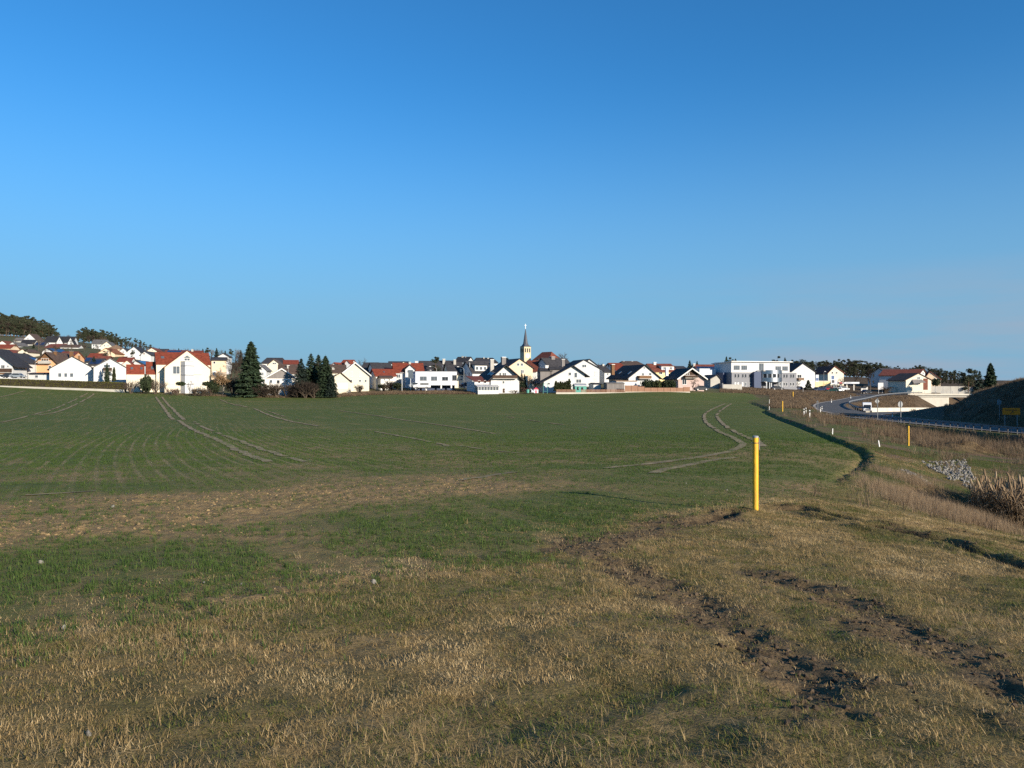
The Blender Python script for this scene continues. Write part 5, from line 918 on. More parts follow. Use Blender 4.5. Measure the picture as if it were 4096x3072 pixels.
# ---------------------------------------------------------------- bridge and roadside
_de = np.exp(np.linspace(math.log(3), math.log(420), 1800))
def gpf(px, py):
    X = (px - 2048) / F * _de; z = CZ + (1536 - py) / F * _de; h = Hraw(X, _de); k = np.argmax(z < h)
    if k == 0: k = len(_de) - 1
    return float(X[k]), float(_de[k]), float(h[k])
br = tag(empty('road_bridge', (146, 275, CZ - 4)), 'concrete road bridge with railing over the lower road', 'bridge')
MB().box(-4, -4.2, -.75, 52, 4.2, .3).obj('deck', 'concrete', br)
MB().box(-5, -4.75, -.05, 52, -4.21, .55).obj('edge_beam', 'concrete_light', br)
MB().box(-6, -4, -8, 10, 4, -.76).obj('abutment', 'concrete_light', br)
MB().hexa([(-8, -4.9, -8), (9.0, -4.9, -8), (9.0, -4.01, -8), (-8, -4.01, -8)], [(-8, -4.9, -.9), (9.0, -4.9, -.9), (9.0, -4.01, -.9), (-8, -4.01, -.9)]).obj('wing_wall', 'concrete_light', br)
MB().box(30, -4, -8, 44, 4, -.76).obj('abutment', 'concrete', br)
for x in np.arange(-5, 51, 2.0): MB().box(x - .04, -4.55, .55, x + .04, -4.47, 1.55).obj('railing_post', 'galv', br)
q = MB()
for z in (.85, 1.15, 1.5): q.box(-5, -4.54, z, 51, -4.48, z + .06)
q.obj('railing', 'galv', br)
nw = tag(empty('noise_wall', (158, 300, CZ - 3.4), R(3)), 'long grey panelled noise wall above the bridge', 'wall')
for i in range(9): MB().box(i * 3.2 + .04, -.08, -1.5, i * 3.2 + 3.16, .08, 2.5 - .05 * max(0, i - 5) ** 2).obj('panel', 'concrete', nw); MB().box(i * 3.2 - .1, -.14, -1.5, i * 3.2 + .035, .14, 2.55 - .05 * max(0, i - 5) ** 2).obj('post', 'galv', nw)
# concrete barrier on the lower road
def offset(pts, o):
    t = np.gradient(pts[:, :2], axis=0); t /= np.linalg.norm(t, axis=1)[:, None]; p = pts.copy(); p[:, 0] += t[:, 1] * o; p[:, 1] -= t[:, 0] * o; return p
ob_ = offset(dense(MAIN, 2.0), -5.6); ob_ = ob_[(ob_[:, 1] > 193) & (ob_[:, 1] < 264)]
q = MB(); n = len(ob_)
for i in range(n - 1):
    a, b_ = ob_[i], ob_[i + 1]; t = np.array([b_[0] - a[0], b_[1] - a[1]]); t /= np.linalg.norm(t); nn = np.array([t[1], -t[0]]) * .2; h0, h1 = min(1.1, .1 + i * .16), min(1.1, .1 + (i + 1) * .16)
    q.hexa([(a[0] - nn[0], a[1] - nn[1], a[2] - .3), (a[0] + nn[0], a[1] + nn[1], a[2] - .3), (b_[0] + nn[0], b_[1] + nn[1], b_[2] - .3), (b_[0] - nn[0], b_[1] - nn[1], b_[2] - .3)],
           [(a[0] - nn[0] * .6, a[1] - nn[1] * .6, a[2] + h0), (a[0] + nn[0] * .6, a[1] + nn[1] * .6, a[2] + h0), (b_[0] + nn[0] * .6, b_[1] + nn[1] * .6, b_[2] + h1), (b_[0] - nn[0] * .6, b_[1] - nn[1] * .6, b_[2] + h1)])
tag(q.obj('concrete_barrier', 'concrete_light'), 'low pale concrete barrier along the lower road towards the bridge', 'barrier')
def guardrail(label, pts, post_step, hgt=.75):
    pts = np.asarray(pts); root = tag(empty('guardrail', tuple(pts[0])), label, 'guardrail'); o0 = pts[0]; q = MB()
    prof = [(.0, .42), (.07, .50), (.0, .58), (.07, .66), (.0, .74)]
    for i in range(len(pts) - 1):
        a, b_ = pts[i] - o0, pts[i + 1] - o0; t = np.array([b_[0] - a[0], b_[1] - a[1]]); t /= np.linalg.norm(t) + 1e-9; nn = np.array([t[1], -t[0]])
        for side in (.035,):
            v = []
            for p in (a, b_):
                for x, z in prof: v.append((p[0] + nn[0] * x, p[1] + nn[1] * x, p[2] + z * hgt / .75))
            q.add(v, [(k, k + 1, 6 + k, 5 + k) for k in range(4)]); q.add([(x - nn[0] * .02, y - nn[1] * .02, z) for x, y, z in v], [(k, 5 + k, 6 + k, k + 1) for k in range(4)])
    q.obj('beam', 'galv', root)
    pm = MB().box(-.045, -.03, -.3, .045, .03, .6 * hgt / .75).me('post', 'galv_shaded')  # post colour darkened to stand for their shaded side
    for p in dense(pts, post_step): obj('post', pm, root, tuple(p - o0 + np.array([-.06, 0, 0])))
    return root
g = offset(dense(MAIN, 1.0), -4.9); g = g[(g[:, 1] > 66) & (g[:, 1] < 116)]
g = np.vstack([g, [[51.3, 118.2, CZ - 5.25], [49.6, 119, CZ - 5.35], [47.6, 118.6, CZ - 5.55], [45.6, 116.8, CZ - 5.85]]])
guardrail('long dark guardrail along the near edge of the main road', g, 1.33)
g = offset(dense(RAMP, 1.0), 4.1); g = g[(g[:, 1] > 150) & (g[:, 0] < 147)]; g = np.vstack([[[g[0, 0] + .4, g[0, 1] - 4, g[0, 2] - .05], [g[0, 0] + .2, g[0, 1] - 2, g[0, 2]]], g])
guardrail('pale curved guardrail along the ramp up to the bridge', g, 4.0)
# delineator posts
dme = MB().hexa([(-.07, -.05, -.2), (.07, -.05, -.2), (.07, .05, -.2), (-.07, .05, -.2)], [(-.055, -.05, 1.0), (.055, -.05, 1.0), (.055, .05, 1.05), (-.055, .05, 1.05)]).me('post', 'post_white'); dmb = MB().box(-.075, -.06, .68, .075, .06, .88).me('black_band', 'black')
for px, py, hp, lb in ((3239, 1670, 27, 'white delineator post at the end of the long guardrail'), (3216, 1661, 24, 'left one of the paired delineator posts at the junction'), (3224, 1655, 22, 'right one of the paired delineator posts at the junction'), (3282, 1648, 16, 'delineator post in front at the ramp mouth'), (3288, 1644, 17, 'delineator post behind at the ramp mouth'), (3326, 1612, 14, 'delineator post on the outer bend of the ramp'),
                  (3403, 1595, 12, 'highest delineator post along the ramp'), (3397, 1649, 14, 'delineator post left of the approaching white van'), (3412, 1650, 15, 'delineator post nearest the approaching white van'), (3570, 1672, 20, 'delineator post in the shade by the dashed line')):
    x, y, z = gpf(px, py); sc_ = hp * y / F / 1.03; o = tag(empty('delineator_post', (x, y, z), 0), lb, 'post'); o.scale = (.95, .95, sc_ * 1.08); a = obj('post', dme, o); obj('black_band', dmb, o)
# yellow pipeline markers
def marker(px, pb, pt, lb, full=False, dist=None):
    x, y, z = gpf(px, pb)
    if full: x, y = POSTXY; z = CZ + (1536 - pb) * y / F
    hh = (pb - pt) * y / F; r_ = .055 if full else .04 + .0004 * y
    o = tag(empty('marker_post', (x, y, z), -math.atan2(x, y)), lb, 'post'); n = 20 if full else 8
    MB().tube((0, 0, -.3), (0, 0, hh), r_, r_, n).obj('post', 'yellow', o, smooth=False)
    if full:
        MB().tube((0, 0, hh - .001), (0, 0, hh + .03), r_ * 1.04, r_ * 1.04, n).tube((0, 0, hh + .03), (0, 0, hh + .036), r_ * 1.04, r_ * .8, n).obj('cap', 'sign_grey', o)
        c = MB().tube((0, 0, hh - .115), (0, 0, hh - .098), r_ * 1.05, r_ * 1.05, n).obj('clamp_band', 'frame_dark', o)
        MB().tube((-r_ * 1.02, -.01, hh - .107), (-r_ * 1.35, -.02, hh - .107), .009, .009, 8).obj('bolt', 'galv', o)
        MB().box(r_ * 1.0, -.0, hh - .19, r_ * 1.25, .02, hh - .03).obj('bracket', 'frame_dark', o)
        MB().box(r_ * 1.26, .0, hh - .24, r_ * 1.26 + .012, .17, hh - .005).obj('sign_plate', 'sign_grey', o)
    return o
marker(3022, 2064, 1750, 'tall yellow marker post with grey cap in the foreground', True)
marker(3634, 1783, 1704, 'yellow marker post on the verge below the main road'); marker(3130, 1646, 1605, 'yellow marker post by the corner of the dark ditch'); marker(3172, 1590, 1567, 'far yellow marker post in front of the office verge')
for px, pb, pt, lb in ((3330, 1737, 1714, 'short white stake on the verge beside the ditch'), (3518, 1788, 1762, 'leaning white stake at the bend of the ditch'), (3077, 1640, 1625, 'thin white stake at the far ditch corner'), (3077, 1618, 1598, 'thin white stake behind the far ditch corner'), (3212, 1567, 1550, 'small white stake by the office parking')):
    x, y, z = gpf(px, pb); hh = (pb - pt) * y / F
    o = tag(MB().hexa([(-.03, -.03, -.2), (.03, -.03, -.2), (.03, .03, -.2), (-.03, .03, -.2)], [(-.025, -.025, hh), (.025, -.025, hh), (.025, .025, hh), (-.025, .025, hh)]).obj('stake', 'post_white', None, (x, y, z)), lb, 'stake'); o.rotation_euler = (0, R(-9) if 'leaning' in lb else R(2), 0); o.scale = (1, 1, 1)
# traffic signs (seen from behind)
def sign(px, pb, pt, kind, lb, rad=.42, extra=False):
    x, y, z = gpf(px, pb); hh = (pb - pt) * y / F; o = tag(empty('traffic_sign', (x, y, z), R(20)), lb, 'sign'); MB().tube((0, 0, -.3), (0, 0, hh), .05, .05, 8).obj('pole', 'galv', o)
    n = {'round': 24, 'diamond': 4, 'tri': 3}[kind]; a0 = -math.pi / 2 if kind == 'tri' else 0; zc = hh - rad - .05
    v = [(math.cos(a0 + 2 * math.pi * i / n) * rad, .06, zc + math.sin(a0 + 2 * math.pi * i / n) * rad) for i in range(n)]; v += [(a, .075, c) for a, b_, c in v]
    MB().add(v, [tuple(range(n)), tuple(range(2 * n - 1, n - 1, -1))] + [(i, n + i, n + (i + 1) % n, (i + 1) % n) for i in range(n)]).obj('plate', 'sign_grey', o)
    if extra: MB().box(-.22, .06, hh + .05 - rad * 0, .22, .075, hh + .4).obj('upper_plate', 'sign_grey', o)
    return o
sign(3510, 1688, 1592, 'diamond', 'tall sign pole with the grey back of a diamond sign', .42); sign(3603, 1693, 1604, 'round', 'sign pole with the grey back of a round sign near the dashed line', .42); sign(3998, 1684, 1597, 'round', 'sign pole with round sign back before the dark embankment', .44); sign(3271, 1652, 1602, 'diamond', 'thin sign pole on the bank left of the ramp', .2)
sign(1872, 1552, 1519, 'tri', 'small triangular give way sign beside the white conservatory house', .45)
x, y = XY(4045, 97); z = hz0(x, y); o = tag(empty('direction_sign', (x, y, z), R(-14)), 'yellow direction sign with black arrow before the dark embankment', 'sign'); zb = CZ + (1536 - 1659) * 97 / F - z; zt = CZ + (1536 - 1632) * 97 / F - z
for u_ in (-.7, .7): MB().tube((u_, .06, -.4), (u_, .06, zt - .1), .05, .05, 8).obj('pole', 'galv', o)
pl = MB().box(-1.0, -.03, zb, 1.0, .0, zt).obj('plate', 'sign_yellow', o)
def bar(x0, z0, x1, z1, w_): 
    d_ = Vector((x1 - x0, z1 - z0)).normalized(); n_ = Vector((-d_.y, d_.x)) * w_ / 2; return [(x0 - n_.x, -.034, z0 - n_.y), (x1 - n_.x, -.034, z1 - n_.y), (x1 + n_.x, -.034, z1 + n_.y), (x0 + n_.x, -.034, z0 + n_.y)]
zm = zb + (zt - zb) * .35; q = MB().add(bar(-.12, zm - .2, .14, zm + .08, .08), [(0, 1, 2, 3)]).add([(.05, -.034, zm + .14), (.22, -.034, zm - .02), (.24, -.034, zm + .2)], [(0, 1, 2)]); q.obj('arrow', 'black', pl)
q = MB()
for i in range(9): q.box(-.72 + i * .16, -.036, zt - .33, -.72 + i * .16 + .11, -.031, zt - .21)
q.obj('lettering', 'black', pl)
# ---------------------------------------------------------------- street lamps, masts, boards
def lamp(px, pb, pt, d, armpx, lb, heads=1):
    s = d / F; x, y = XY(px, d); z = CZ + (1536 - pb) * s; hh = (pb - pt) * s; o = tag(empty('street_lamp', (x, y, z)), lb, 'lamp'); ar = armpx * s; q = MB().tube((0, 0, -1), (0, 0, hh - .8), .09, .06, 8); pr = (0, 0, hh - .8)
    for i in range(1, 6): t = i / 5; p = (ar * (1 - math.cos(t * math.pi / 2)) if True else 0, 0, hh - .8 + .8 * math.sin(t * math.pi / 2)); q.tube(pr, p, .05, .05, 6); pr = p
    q.obj('mast', 'galv', o); MB().hexa([(ar - .25, -.12, hh - .04), (ar + .35, -.12, hh - .06), (ar + .35, .12, hh - .06), (ar - .25, .12, hh - .04)], [(ar - .25, -.1, hh + .1), (ar + .35, -.06, hh + .05), (ar + .35, .06, hh + .05), (ar - .25, .1, hh + .1)]).obj('lamp_head', 'post_white', o)
lamp(1746, 1530, 1466, 238, -26, 'curved street lamp rising behind the white office box'); lamp(1856, 1550, 1467, 226, -24, 'street lamp right of the white office box'); lamp(1702, 1520, 1481, 246, 20, 'street lamp half hidden behind the roof of the white office'); lamp(3295, 1562, 1486, 290, 5, 'street lamp before the low cream yellow building'); lamp(141, 1512, 1440, 236, 3, 'street lamp before the white house with wooden side balcony'); lamp(1153, 1500, 1462, 236, 1, 'slim mast before the wide brown roof'); lamp(3064, 1562, 1530, 262, 0.5, 'short lamp post before the office entrance')
def board(px0, px1, py0, py1, pb, d, m_, lb, inset=None, poles=2):
    s = d / F; x, y = XY((px0 + px1) / 2, d); z = CZ + (1536 - pb) * s; w2 = (px1 - px0) * s / 2; o = tag(empty('sign_board', (x, y, z), R(8)), lb, 'sign')
    for u_ in ((-w2 * .7, w2 * .7) if poles == 2 else (0,)): MB().tube((u_, .1, -1.5), (u_, .1, (pb - py0) * s - .05), .07, .07, 6).obj('pole', 'post_white', o)
    b_ = MB().box(-w2, -.06, (pb - py1) * s, w2, .03, (pb - py0) * s).obj('panel', m_, o)
    for (fx0, fx1, fz0, fz1, mm_) in (inset or ()):
        z0, z1 = (pb - py1) * s, (pb - py0) * s; MB().box(-w2 + 2 * w2 * fx0, -.07, z0 + (z1 - z0) * fz0, -w2 + 2 * w2 * fx1, -.062, z0 + (z1 - z0) * fz1).obj('print', mm_, b_)
board(1633, 1652, 1480, 1513, 1553, 218, 'pane', 'tall grey billboard on one pole left of the white office box', None, 1)
board(1600, 1616, 1489, 1492, 1554, 219, 'galv', 'thin mast with crossbar left of the grey billboard', None, 1)
board(3262, 3275, 1499, 1527, 1556, 298, 'pale_blue', 'pale blue advertising board beside the white loggia house', ((.1, .9, .15, .55, 'blue'),))
board(3322, 3338, 1501, 1536, 1558, 296, 'pale_blue', 'tall blue and white advertising board left of the canopy', ((.2, .95, .55, .95, 'blue'), (.3, .95, .12, .45, 'car_dark')))
board(3338, 3349, 1512, 1537, 1558, 294, 'post_white', 'white price board with pale red lines left of the canopy', ((.1, .9, .75, .82, 'red'), (.1, .9, .55, .62, 'red'), (.1, .9, .35, .42, 'red')))
board(3511, 3534, 1531, 1558, 1575, 285, 'blind', 'grey sign board seen from behind by the ramp top', None)
cn = tag(empty('canopy', P(3397, 1560, 300), R(6)), 'flat white filling station canopy on thin columns', 'canopy'); s = 300 / F
MB().box(-43 * s, 0, 25 * s, 43 * s, 7, 32 * s).obj('roof', 'pale_blue', cn); MB().box(-14 * s, -.04, 27.5 * s, 10 * s, -.003, 29.5 * s).obj('lettering', 'frame_grey', cn)
MB().box(-43 * s, -.04, 25.3 * s, -30 * s, -.003, 31.5 * s).obj('red_panel', 'car_red', cn)
for a in (-30, -5, 25):
    for y_ in (1, 6): MB().box(a * s - .15, y_ - .15, -2, a * s + .15, y_ + .15, 25 * s - .003).obj('column', 'offwhite', cn)
sh = tag(empty('bus_shelter', P(3470, 1573, 282), R(10)), 'small dark roofed shelter at the roadside by the ramp top', 'shelter'); s = 282 / F
MB().box(-17 * s, 0, 27 * s, 17 * s, 2, 30 * s).obj('roof', 'roof_black', sh); MB().box(-15 * s, 1.8, -1, 15 * s, 1.9, 27 * s - .003).obj('back_panel', 'blind', sh)
for a in (-14.8, 14.8): MB().box(a * s - .06, .1, -1, a * s + .06, .22, 27 * s - .003).obj('post', 'frame_dark', sh)
# ---------------------------------------------------------------- fences and garden things
fr = tag(empty('plank_fence', P(2500, 1567, 206)), 'brown plank fence on a pale footing along the field edge', 'fence'); s = 206 / F
for i in range(10):
    x0 = i * 26 * s; hgt = (25 - max(0, min(1, (i - 1.2) / 1.8)) * 9 + (3 if i >= 9 else 0)) * s
    MB().box(x0 + .03, -.04, .02, x0 + 25.6 * s, .04, hgt).obj('panel', 'fence_wood', fr); MB().box(x0 - .06, -.07, -.5, x0 + .025, .07, hgt + .05).obj('post', 'wood', fr)
MB().box(-.1, -.14, -1.2, 260 * s, .14, .015).obj('footing', 'concrete_light', fr)
fr = tag(empty('rail_fence', P(2226, 1571, 205)), 'low brown rail fence before the white house with dormers', 'fence')
for i in range(14):
    if i == 4: continue
    x0 = i * 19.6 * s; hgt = 12 * s if i < 10 else 13 * s
    for z0 in (.14, .42, .68): MB().box(x0 + .05, -.03, z0, x0 + 19.5 * s, .03, z0 + .17).obj('rail', 'fence_wood', fr)
    MB().box(x0 - .05, -.06, -.6, x0 + .045, .06, .9).obj('post', 'wood', fr)
MB().box(-.1, -.12, -1.5, 274 * s, .12, .1).obj('footing', 'concrete_light', fr)
def shed(label, px0, px1, pb, pe, pt, d, wall, roof, dep=3., yaw=6, doors=(), **k): return HS(label, px0, px1, pb, pe, pt, d, yaw, dep, wall, roof, axis='x', ov=.12, gov=.12, name='shed', cat='shed', doors=doors, **k)
shed('grey weathered board shed behind the low rail fence', 2428, 2497, 1561, 1535, 1532, 208, 'greywood', 'roof_grey', 4)
shed('low white garage with thin yellowish eaves left of the balcony house', 2466, 2547, 1546, 1526, 1523, 211.5, 'white', 'roof_tan', 5, 14)
shed('small teal garden house with grey roof', 2300, 2346, 1561, 1544, 1537, 207.5, 'teal', 'roof_metal', 3, 8, doors=((2308, 1548, 2315, 1560, 'pane_dark'), (2325, 1549, 2333, 1560, 'pane_dark')))
shed('small grey lean-to beside the teal garden house', 2374, 2404, 1556, 1538, 1534, 212, 'blind', 'roof_black', 3, 20)
sw = tag(empty('swing_frame', P(2181, 1571, 205)), 'tall teal metal swing frame in the garden', 'swing'); q = MB()
for x_ in (-.55, .55): q.tube((x_, 0, -.3), (x_ * .95, 0, 2.4), .06, .06, 6)
q.tube((-.6, 0, 2.4), (.6, 0, 2.4), .06, .06, 6); q.obj('frame', 'teal', sw); MB().box(-.35, -.12, .35, .35, .12, .42).obj('seat', 'teal', sw)
ph = tag(empty('playhouse', P(2144, 1569, 204)), 'small white plastic playhouse with pink roof in the garden', 'playhouse'); MB().box(-.6, -.5, -.2, .6, .5, .75).obj('wall', 'plastic_white', ph); mat('pinkplastic', (.65, .08, .14), .5, .05); MB().prism([(-.72, .752), (.72, .752), (0, 1.3)], -.6, .6).obj('roof', 'pinkplastic', ph); MB().box(-.2, -.54, -.15, .2, -.503, .55).obj('door', 'pinkplastic', ph)
cm_ = tag(empty('playground_slide', P(2130, 1569, 204.5)), 'small white climbing frame beside the playhouse', 'slide'); q = MB()
for x_ in (-.4, .4): q.box(x_ - .05, -.3, -.2, x_ + .05, .3, .95)
q.obj('frame', 'plastic_white', cm_); MB().hexa([(-.3, -1.4, 0), (.3, -1.4, 0), (.3, -.3, .7), (-.3, -.3, .7)], [(-.3, -1.4, .06), (.3, -1.4, .06), (.3, -.3, .78), (-.3, -.3, .78)]).obj('chute', 'plastic_white', cm_)
rt = tag(empty('water_barrel', P(2111, 1569, 204)), 'round teal water barrel in the garden', 'barrel'); MB().tube((0, 0, -.2), (0, 0, .75), .38, .42, 14).obj('drum', 'teal', rt); MB().tube((0, 0, .752), (0, 0, .80), .44, .44, 14).obj('lid', 'black', rt)
# ---------------------------------------------------------------- vehicles
def wheel(parent, x, y, r_=.33, w_=.22):
    o = MB().tube((x, y - w_ / 2, r_), (x, y + w_ / 2, r_), r_, r_, 16).obj('wheel', 'tyre', parent); MB().tube((x, y - w_ / 2 - .012, r_), (x, y + w_ / 2 + .012, r_), r_ * .6, r_ * .6, 12).obj('rim', 'rim', o)
def car(label, x, y, z, heading, paint, estate=False):
    o = tag(empty('parked_car', (x, y, z), R(heading)), label, 'car', 'parked cars'); h = .86
    prof = [(-2.1, .28), (2.05, .28), (2.15, .5), (2.1, .72), (1.2, .86), (.55, 1.38), (-.9 if not estate else -1.5, 1.42), (-1.75 if not estate else -2.0, .95), (-2.12, .88)]
    MB().prism(prof, -.84, .84).obj('body', paint, o)
    g = [(1.1, .88), (.52, 1.32), (-.85 if not estate else -1.45, 1.35), (-1.5 if not estate else -1.85, .92)]
    for s_ in (-1, 1): MB().prism(g, s_ * .842 - (.01 if s_ < 0 else 0), s_ * .842 + (.01 if s_ > 0 else 0)).obj('side_window', 'pane_dark', o)
    MB().add([(1.24, -.72, .90), (1.24, .72, .90), (.62, .66, 1.36), (.62, -.66, 1.36)], [(0, 1, 2, 3)]).obj('windscreen', 'pane_dark', o)
    for s_ in (-1, 1):
        MB().box(2.02, s_ * .62 - .16, .55, 2.165, s_ * .62 + .16, .7).obj('headlight', 'lamp_glass', o); MB().box(-2.15, s_ * .66 - .12, .62, -2.10, s_ * .66 + .12, .8).obj('tail_light', 'red', o)
        for x_ in (1.32, -1.3): wheel(o, x_, s_ * .76)
    return o
for px, pb, d, hd, pt_, lb, es in ((3196, 1560, 282, 5, 'car_blue', 'dark blue car parked at the right corner of the office', False), (3266, 1563, 283, 170, 'car_dark', 'dark car parked right of the cone shaped conifer', True), (3281, 1564, 281, 172, 'car_blue', 'dark blue car parked by the lamp post', False), (3312, 1562, 290, 175, 'car_red', 'bright red car parked under the advertising boards', False),
    (3330, 1567, 278, 160, 'car_green', 'dark green car parked in front of the red one', True), (3352, 1566, 280, 20, 'car_white', 'white car parked below the price board', False), (3374, 1561, 292, 10, 'car_silver', 'silver car parked under the canopy edge', False), (3108, 1560, 262, 8, 'car_dark', 'black car parked before the office entrance', False), (3466, 1574, 276, 30, 'car_dark', 'dark car by the small roadside shelter', False),
    (2803, 1562, 218, 12, 'car_dark', 'dark car with bright reflection parked beside the pink house', False), (40, 1512, 226, 6, 'car_dark', 'dark car parked behind the hedge at the left', False), (72, 1512, 226, 4, 'car_silver', 'silver car parked behind the hedge', False), (1866, 1549, 230, 30, 'car_dark', 'dark car parked near the give way sign', False), (1666, 1550, 222, 0, 'car_silver', 'pale car hidden behind the parked white van', False)):
    x, y = XY(px, d); car(lb, x, y, CZ + (1536 - pb) * d / F, hd, pt_, es)
def van(label, x, y, z, heading, hgt=2.5, ln=5.6, wd=1.0, front=True):
    o = tag(empty('van', (x, y, z), R(heading)), label, 'van'); h2 = ln / 2
    prof = [(-h2, .45), (h2 - .05, .45), (h2, .62), (h2 - .1, 1.05), (h2 - .85, 1.3), (h2 - 1.45, hgt - .25), (h2 - 1.9, hgt), (-h2 + .1, hgt), (-h2, hgt - .2)]
    MB().prism(prof, -wd, wd).obj('body', 'car_white', o); MB().box(-h2 - .03, -wd - .02, .28, h2 + .06, wd + .02, .5).obj('bumper', 'frame_dark', o)
    a, b_ = (h2 - .80, 1.36), (h2 - 1.40, hgt - .42)
    MB().add([(a[0] + .03, -wd * .86, a[1]), (a[0] + .03, wd * .86, a[1]), (b_[0] + .03, wd * .8, b_[1]), (b_[0] + .03, -wd * .8, b_[1])], [(0, 1, 2, 3)]).obj('windscreen', 'pane_dark', o)
    MB().add([(h2 + .005, -.55, .68), (h2 + .005, .55, .68), (h2 - .06, .5, .92), (h2 - .06, -.5, .92)], [(0, 1, 2, 3)]).obj('grille', 'frame_dark', o)
    for s_ in (-1, 1):
        MB().prism([(h2 - 1.0, 1.4), (h2 - 1.5, hgt - .5), (h2 - 2.2, hgt - .5), (h2 - 2.2, 1.4)], s_ * (wd + .005) - .008, s_ * (wd + .005) + .008).obj('side_window', 'pane_dark', o)
        MB().box(h2 - .22, s_ * wd * .72 - .16, .78, h2 + .012, s_ * wd * .72 + .16, 1.06).obj('headlight', 'lamp_glass', o); MB().box(h2 - 1.2, s_ * (wd + .14) - .1, 1.35, h2 - 1.1, s_ * (wd + .14) + .1, 1.75).obj('mirror', 'black', o)
        for x_ in (h2 - 1.0, -h2 + 1.1): wheel(o, x_, s_ * (wd - .1), .36, .24)
    return o
x, y, z = P(3470, 1652, 0.0001); d = 196; x, y = XY(3468, d); dm2, zr_, _, _ = pld(np.array([x]), np.array([y]), MAIN)
v_ = van('white high roofed van driving up the lower road towards the junction', x, y, float(zr_[0]) + .01, -112)
MB().box(-1.9, 1.003, 1.5, -.3, 1.012, 1.95).obj('lettering', 'red', v_)
x, y = XY(1688, 216); vp = van('white van parked in front of the white office box', x, y, CZ + (1536 - 1556) * 216 / F, 186, 1.95, 4.9, .95)
MB().box(-1.9, .954, 1.2, .5, .968, 1.65).obj('rear_side_window', 'pane_dark', vp)
MB().box(-1.9, -.968, 1.2, .5, -.954, 1.65).obj('rear_side_window', 'pane_dark', vp)
# ---------------------------------------------------------------- stones
def stone_mesh(seed):
    r = np.random.default_rng(seed); bm = bmesh.new(); bmesh.ops.create_icosphere(bm, subdivisions=1, radius=.5)
    for v in bm.verts: v.co = v.co * float(r.uniform(.7, 1.15)); v.co.z *= .7
    me = bpy.data.meshes.new('stone'); bm.to_mesh(me); bm.free(); me.materials.append(M['stone']); return me
SM = [stone_mesh(i) for i in range(6)]
r = np.random.default_rng(5)
def riprap(label, quad, n, s0, s1):
    pts = [gpf(*p) for p in quad]; cx, cy = np.mean([p[0] for p in pts]), np.mean([p[1] for p in pts]); o = tag(empty('riprap', (cx, cy, hz0(cx, cy))), label, 'stones')
    for i in range(n):
        a, b_ = r.random(), r.random(); p0 = np.array(pts[0][:2]) * (1 - a) + np.array(pts[1][:2]) * a; p1 = np.array(pts[3][:2]) * (1 - a) + np.array(pts[2][:2]) * a; p = p0 * (1 - b_) + p1 * b_; s_ = r.uniform(s0, s1)
        c = obj('stone', SM[i % 6], o, (p[0] - cx, p[1] - cy, hz0(*p) - hz0(cx, cy) + s_ * .12)); c.rotation_euler = tuple(r.uniform(0, 6, 3)); c.scale = (s_, s_ * .85, s_ * .8)
riprap('broad heap of pale riprap stones beside the pond', [(3690, 1848), (3860, 1842), (3900, 1915), (3800, 1925)], 290, .11, .27)
riprap('narrow line of pale stones running down to the pond', [(3604, 1884), (3625, 1880), (3722, 1938), (3705, 1944)], 70, .09, .2)
riprap('pale stones at the pond end of the riprap', [(3840, 1915), (3900, 1915), (3890, 1952), (3855, 1950)], 40, .1, .22)
for px, py, s_, lb in ((255, 2515, .06, 'pale loose stone at the near edge of the field'), (165, 2250, .08, 'pale clod stone in the bare strip at the left'), (1495, 2345, .085, 'pale stone half sunk at the field edge'), (450, 2035, .09, 'greyish stone on the bare strip'), (2744, 1936, .07, 'small white stone in the field left of the marker post'), (355, 2948, .045, 'flat pale stone in the foreground grass'), (815, 2338, .04, 'small pale stone in the near field'), (965, 2340, .045, 'second small pale stone in the near field'), (2908, 1963, .06, 'small pale stone near the marker post')):
    x, y, z = gpf(px, py); z = hz(x, y); o = tag(obj('stone', SM[int(px) % 6], None, (x, y, z + s_ * .2)), lb, 'stone'); o.scale = (s_, s_ * .8, s_ * .8); o.rotation_euler = (px, py, 1)
# ---------------------------------------------------------------- grass, crop, clods, reeds (nobody could count them)
def tint_mat(name, stops, rough=.8, trans=.25):
    m = bpy.data.materials.new(name); m.use_nodes = True; M[name] = m; nt = m.node_tree; N = nt.nodes; L = nt.links; b = N['Principled BSDF']; b.inputs['Roughness'].default_value = rough; b.inputs['Specular IOR Level'].default_value = .2
    at = N.new('ShaderNodeAttribute'); at.attribute_type = 'INSTANCER'; at.attribute_name = 'tint'
    cr = N.new('ShaderNodeValToRGB'); e = cr.color_ramp.elements
    while len(e) < len(stops): e.new(.5)
    for i, (p, c) in enumerate(stops): e[i].position = p; e[i].color = (*c, 1)
    tc = N.new('ShaderNodeTexCoord'); nz = N.new('ShaderNodeTexNoise'); nz.inputs['Scale'].default_value = 30; L.new(tc.outputs['Object'], nz.inputs['Vector'])
    ad = N.new('ShaderNodeMath'); ad.operation = 'MULTIPLY_ADD'; ad.inputs[1].default_value = .5; L.new(nz.outputs['Fac'], ad.inputs[0]); sb = N.new('ShaderNodeMath'); sb.operation = 'SUBTRACT'; sb.inputs[1].default_value = .25; L.new(at.outputs['Fac'], sb.inputs[0]); L.new(sb.outputs[0], ad.inputs[2]); L.new(ad.outputs[0], cr.inputs['Fac']); L.new(cr.outputs['Color'], b.inputs['Base Color'])
    if trans:
        tr_ = N.new('ShaderNodeBsdfTranslucent'); L.new(cr.outputs['Color'], tr_.inputs['Color']); mx = N.new('ShaderNodeMixShader'); mx.inputs[0].default_value = trans; L.new(b.outputs[0], mx.inputs[1]); L.new(tr_.outputs[0], mx.inputs[2]); L.new(mx.outputs[0], N['Material Output'].inputs['Surface'])
    return m
